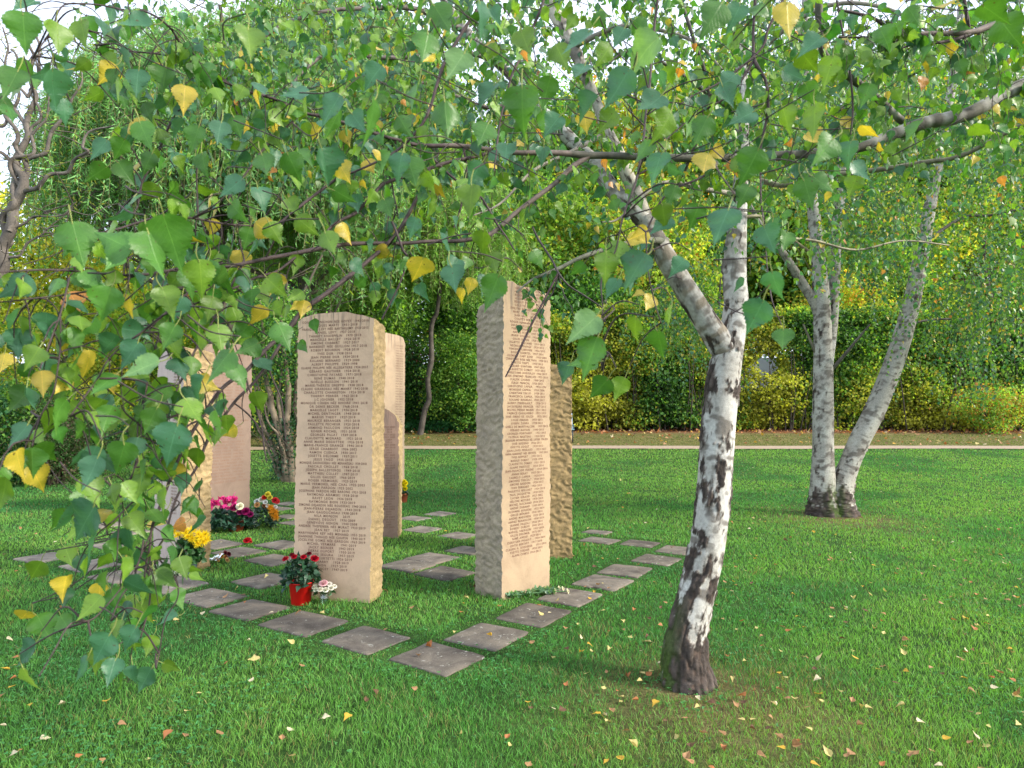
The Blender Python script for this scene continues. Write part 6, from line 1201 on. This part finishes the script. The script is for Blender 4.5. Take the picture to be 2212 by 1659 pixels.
def build_background():
    rg = np.random.default_rng(500)
    # crooked thin trunked willow on the bank
    rows = []
    for u, v, wd in [(907, 905, 14), (918, 885, 12), (927, 862, 11), (924, 819, 11), (932, 776, 12), (931, 720, 10), (936, 690, 10), (944, 673, 9), (953, 590, 9), (953, 530, 8), (945, 470, 8)]: rows.append([*P3(u, v, 27.5), wd / 2 / F * 27.5])
    b = gp(907, 27.5); rows[0][2] = b[2] - .1
    willow('willow with a thin crooked dark trunk on the ivy bank between the tall stones', b, 0, P3(830, 420, 27.5) , (5.2, 3.2, 5.0), 3000, (1.5, 5.0), .17, 41, np.array(rows), cols=(.21, .38, .10))
    # large weeping willow on the left
    b = gp(470, 19.0); willow('large pale green weeping willow filling the upper left behind the stones', b, 0, P3(470, 280, 19.0), (4.9, 3.0, 4.6), 4200, (1.5, 4.2), .13, 42, None, r0=.28, cols=(.21, .42, .17))
    b = gp(690, 22.0); willow('second weeping willow, right behind the front stone, light green', b, 0, P3(700, 200, 22.0), (4.4, 3.0, 5.0), 3000, (1.5, 5.0), .14, 43, None, r0=.22, cols=(.19, .38, .11))
    # corkscrew willow at the left edge
    r2 = np.random.default_rng(61); base = gp(-70, 9.0); root = thing('corkscrew_willow', 'twisted bare branched willow with furrowed brown trunk at the left edge', 'tree', base); off = -Vector(base)
    tr = MB(); cc = np.array([.115, .10, .085])
    def cork(rows, amp=.03, col=cc):
        Q = spline(px(rows), 9); n = len(Q); s = np.concatenate([[0], np.cumsum(np.linalg.norm(np.diff(Q[:, :3], axis=0), axis=1))]); w_ = r2.uniform(9, 13)
        Q[:, 0] += amp * np.sin(s * w_) * np.minimum(1, s * 3); Q[:, 2] += amp * .7 * np.cos(s * w_ * 1.1) * np.minimum(1, s * 3)
        tube(tr, Q[:, :3], np.maximum(Q[:, 3] * .82, .004), 9, col * (.6 + .8 * vnoise(np.stack([s * 14, 0 * s, 0 * s], -1), 4)[:, None])); return Q
    cork([(-75, 1080, 9, 60), (-62, 900, 9, 48), (-40, 760, 9, 42), (-18, 640, 9, 36), (5, 560, 9, 30), (22, 480, 9, 28), (45, 410, 9, 25), (42, 340, 9, 18), (60, 280, 9, 15), (72, 210, 9, 12), (70, 150, 9, 9), (60, 60, 9, 6)], .04)
    cork([(-10, 620, 9.05, 20), (12, 520, 9.05, 18), (20, 440, 8.95, 16), (50, 380, 9.05, 14), (40, 310, 8.95, 12), (20, 260, 9, 10), (35, 190, 9, 7), (25, 110, 9, 5)], .06); cork([(20, 500, 8.95, 14), (40, 430, 9.05, 12), (30, 360, 8.95, 11), (66, 320, 9, 9), (80, 250, 9, 7), (70, 170, 9, 5), (95, 110, 9, 4)], .06)
    for rows in ([(50, 415, 9, 13), (94, 397, 8.9, 11), (111, 380, 8.9, 10), (151, 363, 8.9, 9), (185, 326, 8.8, 8), (175, 312, 8.8, 7), (215, 276, 8.8, 5), (242, 269, 8.8, 4)],
                 [(58, 345, 9, 11), (97, 326, 9, 10), (120, 280, 9, 9), (138, 242, 9, 7), (160, 215, 9, 6), (175, 192, 9, 5), (171, 151, 9, 3)],
                 [(60, 290, 9, 10), (30, 230, 9, 9), (0, 270, 9, 7), (-30, 240, 9, 5)], [(40, 380, 9, 12), (10, 330, 9, 9), (-20, 340, 9, 7)], [(60, 210, 9, 9), (90, 150, 9, 7), (70, 60, 9, 6), (50, 0, 9, 4)], [(60, 210, 9, 8), (20, 160, 9, 6), (10, 60, 9, 4)],
                 [(30, 480, 9, 10), (-10, 440, 9, 8), (-40, 380, 9, 5)], [(70, 290, 9, 7), (110, 230, 9, 5), (100, 170, 9, 4), (130, 110, 9, 3)], [(20, 500, 9, 8), (70, 470, 9, 6), (110, 470, 9, 4), (170, 440, 9, 3)], [(5, 560, 9, 9), (50, 545, 9, 6), (90, 500, 9, 4), (150, 490, 9, 3)]):
        Q = cork(rows, .035)
        for _ in range(5):
            p = Q[r2.integers(4, len(Q)), :3]; d = r2.normal(0, .28, 3); d[2] = abs(d[2]) * .7; q = spline([p, p + d * .5 + r2.normal(0, .05, 3), p + d + r2.normal(0, .06, 3), p + d * 1.5], 5); tube(tr, q, np.linspace(.008, .003, len(q)), 4, cc * .8)
    tr.build('trunk', M_bark, root).location = off
    lf = MB(); n = 700; P = np.array([P3(r2.uniform(-60, 230), r2.uniform(40, 480), r2.uniform(8.6, 9.4)) for _ in range(n)]); add_leaves(lf, P, rand_dirs(n, r2, .6), rand_dirs(n, r2), .075, np.array([.24, .28, .06]) * r2.uniform(.6, 1.2, (n, 1)), 'narrow', .3, .5, r2); lf.build('foliage', M_far, root, smooth=False).location = off
    # yellow leaved tree and shrubs left
    wood_tree('tree with thin golden yellow foliage behind the twisted willow', gp(60, 24), 9.5, (3.6, 2.6, 0), mixcol([YL, YG, LG], [.5, .4, .1]), 71, .30, ncl=330, per=50, size=.15, spread=.45)
    def shrub(lab, c, rad, ncl, per, size, colf, seed, name='shrub', spread=.25, stems_=6, droop=.2, m=None, shell=.35, tc=(.07, .055, .04)):
        r = np.random.default_rng(seed); base = np.array([c[0], c[1], float(th(c[1]))]); root = thing(name, lab, 'shrub', base); off = -Vector(base); mb = MB(); hc = rad[2]
        for k in range(stems_):
            a = r.uniform(0, 6.28); d = np.array([math.cos(a) * rad[0] * .6, math.sin(a) * rad[1] * .6, hc * 1.5]); p = base + [r.normal(0, .08), r.normal(0, .08), -.05]; q = spline([p, p + d * [.2, .2, .4] + r.normal(0, .06, 3), p + d * r.uniform(.7, 1)], 5); tube(mb, q, np.linspace(.03, .008, len(q)), 6, tc)
        mb.build('stems', M_bark, root).location = off; lf = MB(); crown(lf, base + [0, 0, hc], rad, ncl, per, size, colf, r, spread, shell, droop, flat=float(base[2]) + .02); lf.build('foliage', m or M_far, root, smooth=False).location = off
    shrub('wide shrub of bright yellow green leaves behind the left bushes', gp(130, 20.5), (4.3, 1.5, 2.6), 330, 60, .10, mixcol([YL, YG, LG, MG], [.42, .33, .15, .10]), 81)
    shrub('yellow green shrub behind the brown engraved stone', gp(390, 21.5), (2.8, 1.4, 2.5), 220, 60, .10, mixcol([YG, LG, MG, YL], [.35, .3, .2, .15]), 82)
    shrub('dark green rounded laurel bush at the left edge of the lawn', gp(15, 14.4), (1.0, .9, 1.10), 120, 70, .075, mixcol([BG, DG, MG], [.5, .3, .2]), 83)
    shrub('brownish twiggy bush with bare stems right of the laurel bush', gp(128, 14.3), (.85, .7, 1.0), 130, 80, .05, mixcol([(.075, .095, .04), (.11, .08, .05), DG], [.5, .2, .3]), 84, stems_=14)
    shrub('dark shrub lower in front of the yellow shrub, left of the stones', gp(240, 18.0), (1.5, .9, .75), 70, 60, .08, mixcol([BG, DG, MG], [.4, .3, .3]), 85)
    # many stemmed shrub with ivy
    b = G(618, 1042); r = np.random.default_rng(86); root = thing('shrub', 'many stemmed shrub with ivy climbing its stems, left of the front stone', 'shrub', b); off = -Vector(b); mb = MB(); y = b[1]
    for rows in ([(622, 1044, y, 20), (616, 1000, y, 17), (606, 940, y, 16), (590, 880, y, 13), (575, 820, y, 10), (570, 740, y, 7), (560, 650, y, 4)], [(632, 1044, y, 17), (626, 980, y, 15), (620, 900, y, 13), (622, 820, y, 12), (612, 740, y, 9), (600, 640, y, 5)],
                 [(612, 1040, y, 12), (596, 985, y, 9), (575, 930, y, 7), (560, 880, y, 6), (548, 800, y, 4)], [(640, 1040, y + .2, 16), (648, 960, y + .2, 14), (640, 850, y + .2, 14), (645, 740, y + .2, 10), (650, 640, y + .2, 6)], [(606, 1035, y, 8), (580, 970, y, 6), (560, 930, y, 4), (545, 905, y, 3)],
                 [(612, 930, y, 9), (600, 860, y, 7), (610, 800, y, 6), (590, 740, y, 4)], [(590, 890, y, 7), (560, 840, y, 5), (530, 760, y, 3)], [(618, 1000, y - .1, 7), (602, 940, y - .1, 5), (580, 905, y - .1, 4), (570, 860, y, 3)]):
        Q = spline(px(rows), 7); Q[:, :3] += (fbm(Q[:, :3] * 3, 3, 7)[:, None] - .5) * .08; tube(mb, Q[:, :3], Q[:, 3], 8, np.array([.20, .16, .11]) * (.5 + .9 * r.random((len(Q), 1))))
    for _ in range(70):
        p = P3(r.uniform(560, 650), r.uniform(780, 1010), y + r.uniform(-.2, .2)); d = r.normal(0, .2, 3); d[2] = abs(d[2]) + .1; tube(mb, spline([p, p + d, p + d * 2 + r.normal(0, .05, 3)], 3), np.linspace(.008, .003, 7), 4, (.12, .095, .07))
    mb.build('stems', M_bark, root).location = off
    lf = MB(); n = 1300; P = np.array([P3(u, v, y + r.normal(0, .08)) for u, v in zip(r.normal(608, 16, n) + (lambda k: 0)(0), r.uniform(905, 1035, n))]); add_leaves(lf, P, rand_dirs(n, r, .4), rand_dirs(n, r), .05, np.array(BG) * r.uniform(.5, 1.5, (n, 1)), 'mid', .3, .2, r)
    n = 700; P = np.array([P3(u, v, y + .2 + r.normal(0, .06)) for u, v in zip(r.normal(644, 7, n), r.uniform(800, 1035, n))]); add_leaves(lf, P, rand_dirs(n, r, .4), rand_dirs(n, r), .05, np.array(DG) * r.uniform(.5, 1.5, (n, 1)), 'mid', .3, .2, r); lf.build('ivy', M_dark, root).location = off
    lf = MB(); crown(lf, P3(590, 720, y), (1.15, .8, 1.25), 110, 60, .06, mixcol([MG, LG, DG, BG], [.4, .25, .15, .2]), r, .22, .2, .4); lf.build('foliage', M_far, root, smooth=False).location = off
    # ivy ground cover on the bank
    n = 46000; x = r.uniform(-24, 26, n); yy = r.uniform(28.0, 36.5, n); front = 29.8 + 1.2 * fbm(np.stack([x * .3, 0 * x, 0 * x], -1), 2, 44) - 2.2 * (x < -1.2) * (x > -22) * 1.0; kp = (yy > front); kp &= ((x < 6) | (r.random(n) < .35)); x, yy = x[kp], yy[kp]; n = len(x)
    lf = MB(); tone = .5 + 1.0 * fbm(np.stack([x, yy, 0 * x], -1), 3, 45); add_leaves(lf, np.stack([x, yy, th(yy) + r.uniform(.02, .30, n)], -1), rand_dirs(n, r, -.1), rand_dirs(n, r) + [0, -.5, .8], r.uniform(.10, .17, n), (np.array([.022, .115, .045]) * tone[:, None]) * r.uniform(.7, 1.4, (n, 1)), 'far', .3, .2, r)
    tag(lf.build('ivy_ground_cover', M_far, smooth=False), 'dark green ivy covering the bank below the trees', 'ivy', kind='stuff')
    # hedge of mixed leaves along the far side of the path
    b = gp(1650, 29.6); root = thing('hedge', 'tall loose hedge of green and yellow leaves running behind the path on the right', 'hedge', b); off = -Vector(b); r = np.random.default_rng(88)
    lf = MB(); st = MB(); ncl = 1900; X = r.uniform(1.2, 24.5, ncl); hh = 4.0 + 2.2 * fbm(np.stack([X * .35, 0 * X, 0 * X], -1), 2, 12); Zr = r.random(ncl) ** .85; Yc = 29.3 + .9 * r.random(ncl) + 1.0 * (fbm(np.stack([X * .6, Zr * 3, 0 * X], -1), 3, 14) - .5) * 2 + Zr * .5
    yel = fbm(np.stack([X * .45, Zr * 1.2, 0 * X], -1), 3, 19) + .14 * np.exp(-((X - 3.2) / 1.5) ** 2) + .12 * np.exp(-((X - 16.5) / 4) ** 2) - .06 * (X > 6) * (X < 11) - .03 * (Zr > .75) + .03
    per = 60; idx = np.repeat(np.arange(ncl), per); n = len(idx); o = r.normal(0, .26, (n, 3)) * [1.6, .7, .6]; P = np.stack([X, Yc, th(29.6) + .1 + Zr * hh], -1)[idx] + o
    hy = np.clip(yel[idx] + r.normal(0, .07, n), 0, 1); C = np.where((hy > .60)[:, None], YL, np.where((hy > .53)[:, None], YG, np.where((hy > .47)[:, None], LG, np.where((hy > .40)[:, None], MG, DG)))) * r.uniform(.7, 1.3, (n, 1)) * r.uniform(.6, 1.3, ncl)[idx][:, None]
    gap = ((P[:, 0] - 11.4) / .50) ** 2 + ((P[:, 2] - 3.7) / .42) ** 2 < .8 + .9 * r.random(n)
    kp = (P[:, 2] > th(P[:, 1]) + .05) & ~gap; add_leaves(lf, P[kp], rand_dirs(kp.sum(), r, .4), rand_dirs(kp.sum(), r) + [0, -.6, .5], r.uniform(.08, .17, kp.sum()), C[kp], 'far', .3, .2, r); lf.build('foliage', M_far, root, smooth=False).location = off
    for _ in range(120):
        p = np.array([r.uniform(1.3, 24.4), r.uniform(29.3, 30.4), float(th(29.6)) - .1]); d = np.array([r.normal(0, .5), r.normal(0, .2), r.uniform(2.5, 4.2)]); tube(st, spline([p, p + d * .5 + r.normal(0, .1, 3), p + d], 4), np.linspace(.035, .012, 9), 5, (.06, .05, .04))
    st.build('stems', M_bark, root).location = off
    shrub('green beech shrub between the tall stones with layered fresh leaves', gp(1010, 28.6), (2.1, 1.2, 2.2), 260, 65, .10, mixcol([MG, LG, YG, DG], [.4, .3, .12, .18]), 90)
    shrub('dark shrub behind the front stone at the foot of the ivy bank', gp(800, 31), (2.6, 1.2, 1.9), 200, 60, .11, mixcol([DG, MG, BG], [.5, .3, .2]), 91)
    shrub('dark reddish shrub deep in the shade left of the beech shrub', gp(915, 31.5), (1.6, 1.0, 2.2), 130, 60, .11, mixcol([DG, (.09, .03, .02), BG], [.6, .15, .25]), 92)
    shrub('low dark shrub on the bank left of the many stemmed shrub', gp(470, 26), (3.4, 1.0, 1.5), 200, 60, .11, mixcol([DG, MG, BG], [.35, .4, .25]), 93)
    shrub('pale shrub with orange leaves at the right edge of the hedge', gp(2140, 28.2), (1.5, .9, 1.1), 90, 50, .09, mixcol([YG, OR, LG], [.4, .3, .3]), 94)
    # woods
    T = []
    T.append(wood_tree('tree of yellowing leaves behind the tallest stone', gp(1190, 36), 13, (3.8, 3, 0), mixcol([YG, LG, YL, MG], [.4, .3, .15, .15]), 101, .12, ncl=520, per=60, size=.19))
    T.append(wood_tree('golden green tree seen through the fork of the near birch', gp(1400, 35), 12.5, (3.8, 3, 0), mixcol([YG, YL, LG, OR], [.45, .25, .22, .08]), 102, .10, ncl=520, per=60, size=.19))
    T.append(wood_tree('dark green tree behind the hedge left of the near birch', gp(1290, 33), 7.5, (3.0, 2.4, 0), mixcol([MG, DG, LG], [.4, .35, .25]), 103, .08, ncl=480, per=70, size=.19))
    T.append(wood_tree('green tree behind the hedge between the two birches', gp(1640, 45), 15.5, (3.9, 3, 0), mixcol([MG, LG, YG, DG], [.35, .3, .2, .15]), 104, .10, ncl=560, per=60, size=.19))
    specs = [(3, 1480, 33.5, .52, 'mid green tree rising over the hedge right of the fork'), (0, 1880, 36, 1.0, 'pale green tree behind the two trunked birch'), (3, 1960, 33, .6, 'green tree over the hedge right of the two trunked birch'), (1, 2060, 36, .98, 'yellow green tree behind the leaning right trunk'), (3, 2190, 33.5, .6, 'green tree near the right edge of the photo'), (0, 2320, 35, 1.0, 'tree just outside the right edge, pale green'),
             (2, 1080, 33, .95, 'dark green tree hidden behind the tallest stone'), (2, 760, 35, 1.1, 'dark tree in shade behind the front stone'), (2, 600, 36, 1.1, 'dark tree behind the many stemmed shrub'), (3, 420, 36, .7, 'green tree behind the weeping willow'), (1, 1830, 32.5, .6, 'low yellowing tree just above the hedge, right of the near birch'), (0, 2000, 32.3, .56, 'low pale tree above the hedge at the leaning trunk'), (3, 1450, 32.6, .45, 'low green tree above the hedge left of the near birch'), (3, 980, 38, .8, 'tree far behind the crooked willow'), (1, 250, 33, .75, 'yellow tree behind the left shrubs'), (3, 1180, 42, 1.35, 'tall green tree far back, above the tallest stone'), (1, 1330, 43, 1.7, 'tall yellow green tree far back, left of the near birch'), (0, 1560, 43, 1.7, 'tall pale green tree far back between the birches'),
             (3, 1720, 46, 1.35, 'tall green tree far back, behind the two trunked birch'), (0, 1920, 42, 1.7, 'tall tree far back over the leaning trunk'), (3, 2120, 42, 1.35, 'tall tree far back at the right'), (0, 850, 44, 1.7, 'tall pale tree far back above the front stone'), (3, 640, 44, 1.3, 'tall green tree far back behind the second willow')]
    for i, (k, u, y, sc, lab) in enumerate(specs): copy_tree(T[k], gp(u, y), .9 + i * 1.7, sc, lab)
    # bare trunks inside the wood
    for i, (u, y, hgt, wd, lab) in enumerate([(1560, 31.5, 7, .16, 'dark bare trunk in the wood left of the near birch stem'), (1345, 31.8, 6, .10, 'thin dark trunk in the hedge right of the rough back stone'), (2138, 31.5, 9, .26, 'thick dark trunk at the far right beyond the leaning birch'), (1895, 31.6, 7, .12, 'thin dark trunk seen between the two white trunks')]):
        r = np.random.default_rng(700 + i); b = gp(u, y); mb = MB(); limbs(mb, b - [0, 0, .1], b + [0, 0, hgt], wd, 10, 1.6, r, (.045, .038, .032), .12, .45, .9); root = thing('bare_tree', lab, 'tree', b); mb.build('trunk', M_bark, root).location = -Vector(b)
build_background()
print('OBJ', len(bpy.data.objects), 'VERTS', sum(len(m.vertices) for m in bpy.data.meshes))
